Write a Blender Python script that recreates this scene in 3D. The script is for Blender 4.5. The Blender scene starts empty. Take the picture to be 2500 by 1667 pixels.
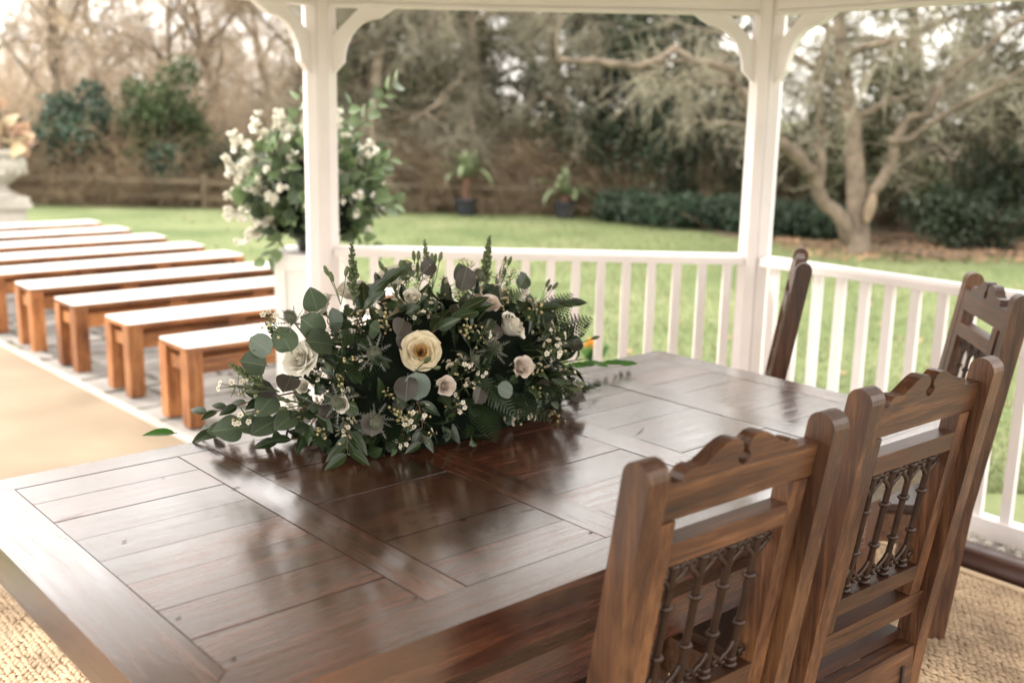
import bpy, bmesh, math, random
import numpy as np
from mathutils import Vector, Matrix

rnd = random.Random(7)
rng = np.random.default_rng(7)
R = math.radians
scene = bpy.context.scene
COL = scene.collection

# ------------------------------------------------------------------ camera
CAM_H = 1.55
cd = bpy.data.cameras.new("camera")
cam = bpy.data.objects.new("camera", cd); COL.objects.link(cam)
cd.sensor_width = 36.0; cd.lens = 37.44; cd.clip_start = 0.05; cd.clip_end = 800
_p, _r = 0.212574, 0.020634
_X = Vector((1, 0, 0)); _U = Vector((0, math.sin(_p), math.cos(_p))); _F = Vector((0, math.cos(_p), -math.sin(_p)))
_rt = _X*math.cos(_r) + _U*math.sin(_r); _up = -_X*math.sin(_r) + _U*math.cos(_r)
cam.matrix_world = Matrix(((_rt.x, _up.x, -_F.x, 0), (_rt.y, _up.y, -_F.y, 0), (_rt.z, _up.z, -_F.z, CAM_H), (0, 0, 0, 1)))
cd.dof.use_dof = True; cd.dof.focus_distance = 2.30; cd.dof.aperture_fstop = 2.4
scene.camera = cam

# ------------------------------------------------------------------ world, sun, exposure
SUN_AZ = Vector((-0.93, 0.37, 0)).normalized(); SUN_EL = R(40)
w = bpy.data.worlds.new("World"); scene.world = w; w.use_nodes = True
nt = w.node_tree; bg = nt.nodes["Background"]
sky = nt.nodes.new("ShaderNodeTexSky"); sky.sky_type = 'NISHITA'; sky.sun_disc = False
sky.sun_elevation = SUN_EL; sky.sun_rotation = math.atan2(SUN_AZ.x, SUN_AZ.y)
sky.air_density = 1.0; sky.dust_density = 4.0; sky.ozone_density = 1.0
veil = nt.nodes.new("ShaderNodeMix"); veil.data_type = 'RGBA'; veil.inputs[0].default_value = 0.72
veil.inputs[7].default_value = (15.8, 15.0, 14.0, 1)      # thin bright cloud over the whole sky
nt.links.new(sky.outputs[0], veil.inputs[6]); nt.links.new(veil.outputs[2], bg.inputs[0])
bg.inputs[1].default_value = 0.15
sd = bpy.data.lights.new("sun", 'SUN'); sd.energy = 2.0; sd.angle = R(9); sd.color = (1.0, 0.955, 0.89)
sun = bpy.data.objects.new("sun", sd); COL.objects.link(sun)
_S = SUN_AZ*math.cos(SUN_EL) + Vector((0, 0, math.sin(SUN_EL)))
sun.rotation_euler = _S.to_track_quat('Z', 'Y').to_euler()
vs = scene.view_settings; vs.view_transform = 'Standard'; vs.look = 'None'; vs.gamma = 1.0; vs.exposure = 1.18
vs.use_curve_mapping = False
scene.cycles.use_denoising = True
scene.cycles.max_bounces = 7; scene.cycles.diffuse_bounces = 4; scene.cycles.glossy_bounces = 3
scene.cycles.transmission_bounces = 3; scene.cycles.transparent_max_bounces = 4

# ------------------------------------------------------------------ helpers
def link(o, parent=None):
    COL.objects.link(o)
    if parent is not None: o.parent = parent
    return o
def tag(o, label=None, cat=None, group=None, kind=None):
    if label: o["label"] = label
    if cat: o["category"] = cat
    if group: o["group"] = group
    if kind: o["kind"] = kind
    return o
def empty(name, loc=(0, 0, 0), rz=0.0, parent=None):
    o = bpy.data.objects.new(name, None); o.empty_display_size = 0.05
    o.location = loc; o.rotation_euler = (0, 0, rz)
    return link(o, parent)
def mesh_np(name, V, F, mats, smooth=False, midx=None):
    """V (n,3) array; F (m,k) array with k constant, or list of lists"""
    me = bpy.data.meshes.new(name)
    if isinstance(F, np.ndarray):
        V = np.ascontiguousarray(V, dtype=np.float32); m, k = F.shape
        me.vertices.add(len(V)); me.vertices.foreach_set("co", V.ravel())
        me.loops.add(m*k); me.loops.foreach_set("vertex_index", np.ascontiguousarray(F, dtype=np.int32).ravel())
        me.polygons.add(m); me.polygons.foreach_set("loop_start", np.arange(0, m*k, k, dtype=np.int32))
        me.polygons.foreach_set("loop_total", np.full(m, k, dtype=np.int32))
        me.update(calc_edges=True)
    else:
        me.from_pydata([tuple(v) for v in V], [], F); me.update()
    for mt in (mats if isinstance(mats, (list, tuple)) else [mats]): me.materials.append(mt)
    if midx is not None: me.polygons.foreach_set("material_index", np.asarray(midx, dtype=np.int32))
    if smooth: me.polygons.foreach_set("use_smooth", np.ones(len(me.polygons), dtype=bool))
    return me
def ob(name, me, parent=None, loc=None, rot=None, scale=None):
    o = bpy.data.objects.new(name, me); link(o, parent)
    if loc is not None: o.location = loc
    if rot is not None: o.rotation_euler = rot
    if scale is not None: o.scale = scale if hasattr(scale, '__len__') else (scale,)*3
    return o
def bm_mesh(name, bm, mats, bevel=0.0, seg=1, smooth=False):
    if bevel > 0:
        bmesh.ops.bevel(bm, geom=[e for e in bm.edges if e.calc_face_angle(0) > 0.5], offset=bevel, segments=seg, affect='EDGES', profile=0.6, clamp_overlap=True, material=1 if isinstance(mats, (list, tuple)) and len(mats) > 1 and mats[1].get('worn') else -1)
    bmesh.ops.recalc_face_normals(bm, faces=bm.faces[:])
    me = bpy.data.meshes.new(name); bm.to_mesh(me); bm.free()
    for mt in (mats if isinstance(mats, (list, tuple)) else [mats]): me.materials.append(mt)
    if smooth:
        for p in me.polygons: p.use_smooth = True
    return me
def box_bm(x0, x1, y0, y1, z0, z1, bm=None, M=None):
    bm = bm or bmesh.new()
    c = [(x, y, z) for x in (x0, x1) for y in (y0, y1) for z in (z0, z1)]
    v = [bm.verts.new(M @ Vector(p) if M else p) for p in c]
    for f in ((0, 1, 3, 2), (4, 6, 7, 5), (0, 4, 5, 1), (2, 3, 7, 6), (0, 2, 6, 4), (1, 5, 7, 3)): bm.faces.new([v[i] for i in f])
    return bm
def box(name, x0, x1, y0, y1, z0, z1, m, parent=None, bevel=0.003, seg=1, smooth=False):
    """box with its origin at its centre"""
    cx, cy, cz = (x0+x1)/2, (y0+y1)/2, (z0+z1)/2
    bm = box_bm(x0-cx, x1-cx, y0-cy, y1-cy, z0-cz, z1-cz)
    return ob(name, bm_mesh(name, bm, m, bevel, seg, smooth), parent, (cx, cy, cz))
def extrude_bm(poly, t0, t1, fn):
    """poly: 2-D outline; fn(u, v, t) -> 3-D point"""
    bm = bmesh.new()
    a = [bm.verts.new(fn(u, v, t0)) for u, v in poly]; b = [bm.verts.new(fn(u, v, t1)) for u, v in poly]
    n = len(poly)
    bm.faces.new(a); bm.faces.new(b[::-1])
    for i in range(n): bm.faces.new((a[i], b[i], b[(i+1) % n], a[(i+1) % n]))
    return bm
def lathe(prof, n=24):
    """prof list of (r, z) -> V, F quads"""
    V = []; F = []
    for r, z in prof:
        for i in range(n):
            a = 2*math.pi*i/n; V.append((r*math.cos(a), r*math.sin(a), z))
    for j in range(len(prof)-1):
        for i in range(n):
            k = (i+1) % n; F.append((j*n+i, j*n+k, (j+1)*n+k, (j+1)*n+i))
    return np.array(V), np.array(F)
def tube(pts, rad, n=6):
    """smooth tube along polyline; rad scalar or list -> V, F(quads)"""
    P = np.array(pts, float); m = len(P)
    rad = np.full(m, rad) if np.isscalar(rad) else np.array(rad)
    T = np.gradient(P, axis=0); T /= np.linalg.norm(T, axis=1)[:, None]+1e-9
    up = np.array([0, 0, 1.0]) if abs(T[0, 2]) < 0.9 else np.array([1.0, 0, 0])
    V = []; u = np.cross(T[0], up); u /= np.linalg.norm(u)
    for i in range(m):
        u = u - T[i]*(u@T[i]); u /= np.linalg.norm(u)+1e-9; v = np.cross(T[i], u)
        for k in range(n):
            a = 2*math.pi*k/n; V.append(P[i]+rad[i]*(math.cos(a)*u+math.sin(a)*v))
    F = [(i*n+k, i*n+(k+1) % n, (i+1)*n+(k+1) % n, (i+1)*n+k) for i in range(m-1) for k in range(n)]
    return np.array(V), np.array(F)
class Acc:
    """collect quad pieces with material index"""
    def __init__(s): s.V = []; s.F = []; s.m = []; s.n = 0
    def add(s, V, F, m=0):
        V = np.asarray(V, float); F = np.asarray(F, int)
        s.V.append(V); s.F.append(F+s.n); s.m.append(np.full(len(F), m)); s.n += len(V)
        return s
    def mesh(s, name, mats, smooth=False):
        return mesh_np(name, np.concatenate(s.V), np.concatenate(s.F), mats, smooth, np.concatenate(s.m))
def ell(c, r, n=8, m=5, rot=None):
    V = []; F = []
    for j in range(m+1):
        t = math.pi*j/m
        for i in range(n):
            a = 2*math.pi*i/n
            V.append((r[0]*math.sin(t)*math.cos(a), r[1]*math.sin(t)*math.sin(a), r[2]*math.cos(t)))
    for j in range(m):
        for i in range(n): F.append((j*n+i, j*n+(i+1) % n, (j+1)*n+(i+1) % n, (j+1)*n+i))
    V = np.array(V)
    if rot is not None: V = V@np.array(rot.to_3x3()).T
    return V+np.array(c), np.array(F)
def frame(d, n):
    """4x4 with +Y along d and +Z near n"""
    d = Vector(d).normalized(); n = Vector(n); x = d.cross(n)
    if x.length < 1e-4: x = d.cross(Vector((0.3, 0.9, 0.2)))
    x.normalize(); z = x.cross(d)
    return Matrix((( x.x, d.x, z.x, 0), (x.y, d.y, z.y, 0), (x.z, d.z, z.z, 0), (0, 0, 0, 1)))
def put(name, me, parent, loc, d, n, s=1.0):
    o = bpy.data.objects.new(name, me); COL.objects.link(o); o.parent = parent
    sc = Matrix.Diagonal((s, s, s, 1)) if not hasattr(s, '__len__') else Matrix.Diagonal((*s, 1))
    o.matrix_local = Matrix.Translation(Vector(loc)) @ frame(d, n) @ sc
    return o

# ------------------------------------------------------------------ materials
def nodes_of(name):
    m = bpy.data.materials.new(name); m.use_nodes = True
    t = m.node_tree; return m, t, t.nodes["Principled BSDF"]
def N(t, kind, **kw):
    n = t.nodes.new(kind)
    for k, v in kw.items():
        if k.startswith('i'):
            n.inputs[int(k[1:])].default_value = v
        else: setattr(n, k, v)
    return n
def ramp(t, fac, cols):
    r = t.nodes.new("ShaderNodeValToRGB"); e = r.color_ramp.elements
    while len(e) < len(cols): e.new(0.5)
    for i, (p, c) in enumerate(cols): e[i].position = p; e[i].color = (*c, 1)
    t.links.new(fac, r.inputs[0]); return r.outputs[0]
def coords(t, scale, random_shift=True, kind='Object'):
    tc = t.nodes.new("ShaderNodeTexCoord"); mp = t.nodes.new("ShaderNodeMapping"); mp.inputs[3].default_value = scale
    t.links.new(tc.outputs[kind], mp.inputs[0])
    if random_shift:
        oi = t.nodes.new("ShaderNodeObjectInfo"); mu = N(t, "ShaderNodeMath", operation='MULTIPLY', i1=37.0)
        t.links.new(oi.outputs['Random'], mu.inputs[0]); t.links.new(mu.outputs[0], mp.inputs[1])
    return mp.outputs[0]
def noise(t, vec, scale, detail=4, rough=0.55, dist=0.0):
    n = t.nodes.new("ShaderNodeTexNoise"); n.inputs['Scale'].default_value = scale; n.inputs['Detail'].default_value = detail
    n.inputs['Roughness'].default_value = rough; n.inputs['Distortion'].default_value = dist
    t.links.new(vec, n.inputs['Vector']); return n.outputs[0]
def bump(t, b, h, strength, dist=0.002):
    bn = t.nodes.new("ShaderNodeBump"); bn.inputs['Strength'].default_value = strength; bn.inputs['Distance'].default_value = dist
    t.links.new(h, bn.inputs['Height']); t.links.new(bn.outputs[0], b.inputs['Normal'])
def flat(name, col, rough=0.6, var=0.12, scale=8.0, bstr=0.0, spec=0.5, sub=0.0, trans=0.0, metal=0.0, per_obj=0.0, bscale=40, bdist=0.002):
    m, t, b = nodes_of(name)
    b.inputs['Roughness'].default_value = rough; b.inputs['Specular IOR Level'].default_value = spec; b.inputs['Metallic'].default_value = metal
    v = coords(t, (1, 1, 1)); n = noise(t, v, scale, 5)
    c0 = tuple(max(0, x*(1-var)) for x in col); c1 = tuple(x*(1+var) for x in col)
    out = ramp(t, n, [(0.3, c0), (0.7, c1)])
    if per_obj:
        oi = t.nodes.new("ShaderNodeObjectInfo"); mr = N(t, "ShaderNodeMapRange"); mr.inputs[3].default_value = 1-per_obj; mr.inputs[4].default_value = 1+per_obj
        t.links.new(oi.outputs['Random'], mr.inputs[0]); hs = t.nodes.new("ShaderNodeHueSaturation")
        t.links.new(mr.outputs[0], hs.inputs['Value']); t.links.new(out, hs.inputs['Color']); out = hs.outputs[0]
    t.links.new(out, b.inputs['Base Color'])
    if bstr: bump(t, b, noise(t, v, bscale, 6), bstr, bdist)
    if sub:
        b.inputs['Subsurface Weight'].default_value = sub; b.inputs['Subsurface Radius'].default_value = (0.01, 0.008, 0.005); b.inputs['Subsurface Scale'].default_value = 0.5
    if trans:
        tr = t.nodes.new("ShaderNodeBsdfTranslucent"); mx = t.nodes.new("ShaderNodeMixShader"); mx.inputs[0].default_value = trans
        t.links.new(out, tr.inputs[0]); t.links.new(b.outputs[0], mx.inputs[1]); t.links.new(tr.outputs[0], mx.inputs[2])
        t.links.new(mx.outputs[0], t.nodes["Material Output"].inputs[0])
    return m
def veins(m, amount=0.9, side=0.45):
    """pale midrib and side veins; a leaf's own x runs across it, y along it"""
    t = m.node_tree; b = t.nodes['Principled BSDF']; src = b.inputs['Base Color'].links[0].from_socket
    tc = t.nodes.new('ShaderNodeTexCoord'); sp = t.nodes.new('ShaderNodeSeparateXYZ'); t.links.new(tc.outputs['Object'], sp.inputs[0])
    ab = N(t, 'ShaderNodeMath', operation='ABSOLUTE'); t.links.new(sp.outputs[0], ab.inputs[0])
    mid = N(t, 'ShaderNodeMapRange'); mid.inputs[1].default_value = 0.028; mid.inputs[2].default_value = 0.006; mid.inputs[3].default_value = 0.0; mid.inputs[4].default_value = amount
    t.links.new(ab.outputs[0], mid.inputs[0])
    sl = N(t, 'ShaderNodeMath', operation='MULTIPLY_ADD', i1=-0.9); t.links.new(ab.outputs[0], sl.inputs[0]); t.links.new(sp.outputs[1], sl.inputs[2])
    fq = N(t, 'ShaderNodeMath', operation='MULTIPLY', i1=62.0); t.links.new(sl.outputs[0], fq.inputs[0])
    sn = N(t, 'ShaderNodeMath', operation='SINE'); t.links.new(fq.outputs[0], sn.inputs[0])
    sv = N(t, 'ShaderNodeMapRange'); sv.inputs[1].default_value = 0.75; sv.inputs[2].default_value = 1.0; sv.inputs[3].default_value = 0.0; sv.inputs[4].default_value = side
    t.links.new(sn.outputs[0], sv.inputs[0])
    mxm = N(t, 'ShaderNodeMath', operation='MAXIMUM'); t.links.new(mid.outputs[0], mxm.inputs[0]); t.links.new(sv.outputs[0], mxm.inputs[1])
    li = t.nodes.new('ShaderNodeMix'); li.data_type = 'RGBA'; li.blend_type = 'SCREEN'; li.inputs[7].default_value = (0.085, 0.105, 0.06, 1)
    t.links.new(mxm.outputs[0], li.inputs[0]); t.links.new(src, li.inputs[6])
    for l in list(src.links):
        if l.to_node != li: t.links.new(li.outputs[2], l.to_socket)
    return m
def wood(name, axis, dark, mid, light, rough=(0.3, 0.5), coat=0.0, grain=1.0, ior=1.5, bstr=0.25, spots=True, rp=(0.36, 0.54, 0.72)):
    m, t, b = nodes_of(name)
    lo, hi = 1.6, 26.0
    sc = {'x': (lo, hi, hi), 'y': (hi, lo, hi), 'z': (hi, hi, lo)}[axis]
    v = coords(t, sc); v1 = coords(t, (1, 1, 1))
    g = noise(t, v, 2.2, 8, 0.62, 0.6); f = noise(t, v, 9.0, 6, 0.7); big = noise(t, v1, 2.6, 3)
    mix = N(t, "ShaderNodeMath", operation='MULTIPLY_ADD', i1=0.45); t.links.new(g, mix.inputs[0])
    m2 = N(t, "ShaderNodeMath", operation='MULTIPLY', i1=0.30); t.links.new(f, m2.inputs[0])
    m3 = N(t, "ShaderNodeMath", operation='MULTIPLY_ADD', i1=0.35); t.links.new(big, m3.inputs[0]); t.links.new(m2.outputs[0], m3.inputs[2]); t.links.new(m3.outputs[0], mix.inputs[2])
    col = ramp(t, mix.outputs[0], [(rp[0], dark), (rp[1], mid), (rp[2], light)])
    oi = t.nodes.new("ShaderNodeObjectInfo"); mr = N(t, "ShaderNodeMapRange"); mr.inputs[3].default_value = 0.70; mr.inputs[4].default_value = 1.32
    t.links.new(oi.outputs['Random'], mr.inputs[0]); hs = t.nodes.new("ShaderNodeHueSaturation"); t.links.new(mr.outputs[0], hs.inputs['Value']); t.links.new(col, hs.inputs['Color'])
    out = hs.outputs[0]
    if spots:   # worm holes, dents, dark pores along the grain
        vv = coords(t, {'x': (5, 40, 40), 'y': (40, 5, 40), 'z': (40, 40, 5)}[axis]); sp = noise(t, vv, 1.3, 2, 0.5)
        k = ramp(t, sp, [(0.24, (0.25, 0.2, 0.18)), (0.31, (1, 1, 1))])
        mm = t.nodes.new("ShaderNodeMix"); mm.data_type = 'RGBA'; mm.blend_type = 'MULTIPLY'; mm.inputs[0].default_value = 0.8
        t.links.new(out, mm.inputs[6]); t.links.new(k, mm.inputs[7]); out = mm.outputs[2]
    t.links.new(out, b.inputs['Base Color'])
    rr = N(t, "ShaderNodeMapRange"); rr.inputs[1].default_value = 0.3; rr.inputs[2].default_value = 0.7; rr.inputs[3].default_value = rough[0]; rr.inputs[4].default_value = rough[1]
    t.links.new(mix.outputs[0], rr.inputs[0]); t.links.new(rr.outputs[0], b.inputs['Roughness'])
    b.inputs['IOR'].default_value = ior
    b.inputs['Coat Weight'].default_value = coat; b.inputs['Coat Roughness'].default_value = 0.14; b.inputs['Coat IOR'].default_value = 1.5 if coat < 0.9 else 2.4
    fine = noise(t, v, 26.0, 3, 0.6)
    hsum = N(t, "ShaderNodeMath", operation='MULTIPLY_ADD', i1=0.22); t.links.new(fine, hsum.inputs[0]); t.links.new(mix.outputs[0], hsum.inputs[2])
    bump(t, b, hsum.outputs[0], bstr, 0.0028*grain)
    if coat > 0.9:   # polish worn in streaks along the grain
        cr = N(t, "ShaderNodeMapRange"); cr.inputs[1].default_value = 0.35; cr.inputs[2].default_value = 0.65; cr.inputs[3].default_value = 0.09; cr.inputs[4].default_value = 0.21
        t.links.new(g, cr.inputs[0]); t.links.new(cr.outputs[0], b.inputs['Coat Roughness'])
    cb = t.nodes.new('ShaderNodeBump'); cb.inputs['Strength'].default_value = bstr*0.35; cb.inputs['Distance'].default_value = 0.0028*grain
    t.links.new(hsum.outputs[0], cb.inputs['Height']); t.links.new(cb.outputs[0], b.inputs['Coat Normal'])
    return m
M = {}
M['table_x'] = wood('table_wood_along', 'x', (0.014, 0.0040, 0.0023), (0.060, 0.0165, 0.0075), (0.140, 0.043, 0.0175), (0.45, 0.60), 1.0, ior=1.35, bstr=0.60, rp=(0.40, 0.53, 0.66))
M['table_y'] = wood('table_wood_across', 'y', (0.014, 0.0040, 0.0023), (0.060, 0.0165, 0.0075), (0.140, 0.043, 0.0175), (0.45, 0.60), 1.0, ior=1.35, bstr=0.60, rp=(0.40, 0.53, 0.66))
M['table_z'] = wood('table_wood_upright', 'z', (0.022, 0.0075, 0.004), (0.058, 0.0185, 0.0085), (0.115, 0.040, 0.017), (0.3, 0.5), 0.2)
ch = ((0.011, 0.0036, 0.0018), (0.066, 0.0230, 0.0086), (0.165, 0.070, 0.027))
M['chair_x'] = wood('chair_wood_along', 'x', *ch, (0.36, 0.58), 0.22, bstr=1.0, rp=(0.40, 0.53, 0.66))
M['chair_z'] = wood('chair_wood_upright', 'z', *ch, (0.36, 0.58), 0.22, bstr=1.0, rp=(0.40, 0.53, 0.66))
cw_ = ((0.035, 0.012, 0.005), (0.145, 0.056, 0.021), (0.30, 0.14, 0.06))
M['worn'] = wood('worn_wood_edge', 'z', *cw_, (0.40, 0.6), 0.0, bstr=0.8); M['worn']['worn'] = True
M['wornx'] = wood('worn_wood_edge_along', 'x', *cw_, (0.40, 0.6), 0.0, bstr=0.8); M['wornx']['worn'] = True
tw_ = ((0.05, 0.015, 0.006), (0.16, 0.052, 0.019), (0.26, 0.095, 0.035))
M['tworn_glow'] = wood('worn_table_edge_highlight', 'x', *tw_, (0.34, 0.5), 0.6, bstr=0.6); M['tworn_glow']['worn'] = True  # worn board edges, with an orange edge highlight painted into the colour
M['seat'] = wood('seat_wood', 'x', (0.012, 0.004, 0.0025), (0.035, 0.012, 0.006), (0.06, 0.022, 0.010), (0.35, 0.5), 0.2)
M['bench_x'] = wood('bench_wood_along', 'x', (0.020, 0.0055, 0.0025), (0.20, 0.066, 0.017), (0.40, 0.170, 0.056), (0.45, 0.65), 0.0, rp=(0.42, 0.52, 0.64))
M['bench_z'] = wood('bench_wood_upright', 'z', (0.020, 0.0055, 0.0025), (0.20, 0.066, 0.017), (0.40, 0.170, 0.056), (0.45, 0.65), 0.0, rp=(0.42, 0.52, 0.64))
M['bench_white'] = flat('bench_white_top', (0.60, 0.575, 0.525), 0.45, 0.03)
M['iron'] = flat('wrought_iron', (0.038, 0.019, 0.013), 0.36, 0.35, 30, 0.3, metal=0.35)
M['bolt'] = flat('dark_iron_hook', (0.02, 0.016, 0.014), 0.5, 0.2)
M['paint'] = flat('white_gloss_paint', (0.86, 0.81, 0.80), 0.40, 0.075, 2.2, 0.15, bscale=16, bdist=0.004)
M['plinth'] = flat('plinth_white_paint', (0.78, 0.755, 0.72), 0.5, 0.03, 2.0)
M['ceiling'] = flat('ceiling_boards', (0.34, 0.20, 0.115), 0.6, 0.15, 4.0)
M['shingle'] = flat('roof_shingles', (0.16, 0.11, 0.08), 0.8, 0.3, 6.0, 0.4)
M['sill'] = wood('sill_brown_timber', 'x', (0.035, 0.013, 0.008), (0.085, 0.032, 0.019), (0.13, 0.055, 0.032), (0.4, 0.6), 0.1)
M['concrete'] = flat('concrete_base', (0.30, 0.28, 0.25), 0.85, 0.2, 5, 0.4)
M['sisal'] = flat('sisal_fibre', (0.50, 0.372, 0.245), 0.85, 0.40, 5.0, 0.5, spec=0.2, bscale=160)
M['sisal_base'] = flat('sisal_backing', (0.30, 0.185, 0.09), 0.95, 0.2, 20)
M['rug_edge'] = flat('rug_binding', (0.62, 0.47, 0.31), 0.9, 0.1, 40)
M['aisle'] = flat('aisle_matting', (0.235, 0.180, 0.124), 0.9, 0.20, 1.2, 0.35, spec=0.2, bscale=160)
M['aisle_edge'] = flat('aisle_binding', (0.36, 0.32, 0.28), 0.85, 0.06, 20)
M['pebble'] = flat('white_pebbles', (0.66, 0.62, 0.56), 0.7, 0.25, 30)
M['stone'] = flat('weathered_stone', (0.23, 0.215, 0.195), 0.85, 0.28, 6, 0.6, per_obj=0.14, bscale=22, bdist=0.006)
M['moss'] = flat('mossy_joint_soil', (0.13, 0.135, 0.055), 0.95, 0.5, 5, 0.6)
M['urn'] = flat('pale_cast_stone', (0.40, 0.37, 0.32), 0.85, 0.22, 5, 0.6, bscale=30, bdist=0.005)
M['potblack'] = flat('dark_glazed_pot', (0.026, 0.027, 0.036), 0.4, 0.25, 8)
M['potfoam'] = flat('black_plastic_pot', (0.02, 0.02, 0.02), 0.4, 0.1)
# foliage
M['euc'] = flat('eucalyptus_leaf', (0.062, 0.088, 0.050), 0.5, 0.14, 20, 0.12, trans=0.10, per_obj=0.35, bscale=120)
M['eucp'] = flat('eucalyptus_leaf_plum', (0.060, 0.050, 0.043), 0.5, 0.2, 20, 0.12, trans=0.08, per_obj=0.3, bscale=120)
M['eucl'] = flat('eucalyptus_leaf_pale', (0.16, 0.20, 0.165), 0.6, 0.12, 20, 0.1, trans=0.10, per_obj=0.15, bscale=120)
M['rus'] = flat('ruscus_leaf', (0.017, 0.034, 0.012), 0.30, 0.2, 20, 0.12, trans=0.06, per_obj=0.35, bscale=120)
M['rusb'] = flat('ruscus_leaf_bright', (0.055, 0.17, 0.030), 0.35, 0.15, 20, 0.1, trans=0.25, per_obj=0.3, bscale=120)
M['fern'] = flat('fern_green', (0.014, 0.030, 0.010), 0.42, 0.2, 20, trans=0.1, per_obj=0.4)
M['pitl'] = flat('pittosporum_light_leaf', (0.052, 0.085, 0.030), 0.4, 0.2, 20, 0.1, trans=0.12, per_obj=0.35)
M['stem'] = flat('flower_stem', (0.10, 0.13, 0.05), 0.5, 0.2, 20)
M['stemr'] = flat('red_brown_stem', (0.13, 0.055, 0.035), 0.5, 0.2, 20)
M['bud'] = flat('green_bud', (0.12, 0.15, 0.062), 0.5, 0.2, 30, trans=0.08, per_obj=0.25)
M['rose'] = flat('cream_rose_petal', (0.80, 0.69, 0.48), 0.5, 0.05, 12, sub=0.0, trans=0.12)
M['roseh'] = flat('rose_heart_petal', (0.78, 0.55, 0.25), 0.5, 0.06, 12, sub=0.0, trans=0.12)
M['rosew'] = flat('white_rose_petal', (0.80, 0.755, 0.66), 0.5, 0.05, 12, sub=0.0, trans=0.12)
M['rosep'] = flat('blush_petal', (0.77, 0.67, 0.59), 0.5, 0.06, 12, sub=0.0, trans=0.12)
M['wax'] = flat('waxflower_petal', (0.78, 0.72, 0.60), 0.5, 0.12, 30)
M['berry'] = flat('waxflower_bud', (0.52, 0.43, 0.21), 0.4, 0.3, 40, per_obj=0.2)
M['thistle'] = flat('thistle_cone', (0.12, 0.13, 0.085), 0.6, 0.25, 60)
M['bract'] = flat('thistle_bract', (0.15, 0.15, 0.125), 0.6, 0.2, 40)
M['core'] = flat('shade_black_leaf_base', (0.007, 0.011, 0.006), 0.9, 0.3, 20, spec=0.1)  # near-black: the shade deep among the leaves is put into the colour
M['leafg'] = flat('fresh_leaf', (0.115, 0.165, 0.075), 0.32, 0.2, 20, trans=0.2, per_obj=0.45)
M['blossom'] = flat('white_blossom', (0.80, 0.775, 0.68), 0.55, 0.06, 20, trans=0.2)

for k_ in ('euc', 'eucp', 'eucl', 'rus', 'rusb', 'pitl', 'leafg'): veins(M[k_])
# ------------------------------------------------------------------ layout numbers
PHI = 0.7249
E1 = Vector((math.cos(PHI), math.sin(PHI), 0)); E2 = Vector((-math.sin(PHI), math.cos(PHI), 0))
ZG = CAM_H-1.7146                       # level of lawn and paving; the gazebo floor is z = 0
V8 = [Vector(p) for p in ((-0.853, 4.735), (1.074, 4.735), (2.383, 3.182), (2.36, 1.2), (0.98, -0.22), (-0.93, -0.2), (-2.27, 1.35), (-2.24, 3.33))]
GC = Vector((0.07, 2.29))
HR = 0.95; BEAM = 1.975
TAU = 2*math.pi
LZ = ZG-0.045                         # lawn level, paving stands slightly proud

# ================================================================== THE SETTING
# lawn material: mottled short turf with dappled shade put into its colour, bare leafy patches near the wood
def lawn_material():
    m, t, b = nodes_of('lawn_turf'); b.inputs['Roughness'].default_value = 0.9; b.inputs['Specular IOR Level'].default_value = 0.2
    v = coords(t, (1, 1, 1), False)
    a = noise(t, v, 0.55, 5, 0.6); f = noise(t, v, 9.0, 6, 0.7); h = noise(t, v, 90.0, 4, 0.7)
    s = N(t, "ShaderNodeMath", operation='MULTIPLY_ADD', i1=0.5); t.links.new(a, s.inputs[0])
    q = N(t, "ShaderNodeMath", operation='MULTIPLY_ADD', i1=0.3); t.links.new(f, q.inputs[0])
    q2 = N(t, "ShaderNodeMath", operation='MULTIPLY', i1=0.2); t.links.new(h, q2.inputs[0]); t.links.new(q2.outputs[0], q.inputs[2]); t.links.new(q.outputs[0], s.inputs[2])
    c = ramp(t, s.outputs[0], [(0.38, (0.090, 0.130, 0.048)), (0.5, (0.165, 0.200, 0.088)), (0.62, (0.240, 0.248, 0.130))])
    t.links.new(c, b.inputs['Base Color']); bump(t, b, h, 0.8, 0.02)
    return m
M['lawn'] = lawn_material()
M['litter'] = flat('leaf_litter', (0.125, 0.085, 0.055), 0.95, 0.5, 7, 0.8, bscale=40, bdist=0.03)
n = 40
gx = np.concatenate([[-400, -120], np.linspace(-40, 40, n-4), [120, 400]]); gy = np.concatenate([[-60, -20], np.linspace(-4, 76, n-4), [150, 500]])
GX, GY = np.meshgrid(gx, gy, indexing='ij')
GZ = LZ+0.0*GX
I = np.arange(n*n).reshape(n, n)
Fq = np.stack([I[:-1, :-1].ravel(), I[1:, :-1].ravel(), I[1:, 1:].ravel(), I[:-1, 1:].ravel()], 1)
tag(ob('lawn', mesh_np('lawn', np.stack([GX.ravel(), GY.ravel(), GZ.ravel()], 1), Fq, M['lawn'], True)), kind='structure')

def patch(name, poly, z, mat, kind='structure', seed=1, jit=0.25, sub=5):
    r = random.Random(seed); pts = []
    for i in range(len(poly)):
        a, b2 = Vector(poly[i]), Vector(poly[(i+1) % len(poly)])
        for k in range(sub): q = a.lerp(b2, k/sub); pts.append((q.x+r.uniform(-jit, jit), q.y+r.uniform(-jit, jit), z))
    return tag(ob(name, mesh_np(name, pts, [list(range(len(pts)))], mat)), kind=kind)
patch('woodland_ground', [(-40, 18.9), (-2, 19.2), (1.4, 18.7), (2.4, 16.6), (4.0, 14.7), (6.0, 13.8), (12, 13.2), (40, 13), (60, 70), (-60, 70)], LZ+0.02, M['litter'], seed=3, jit=0.3, sub=8)

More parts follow.
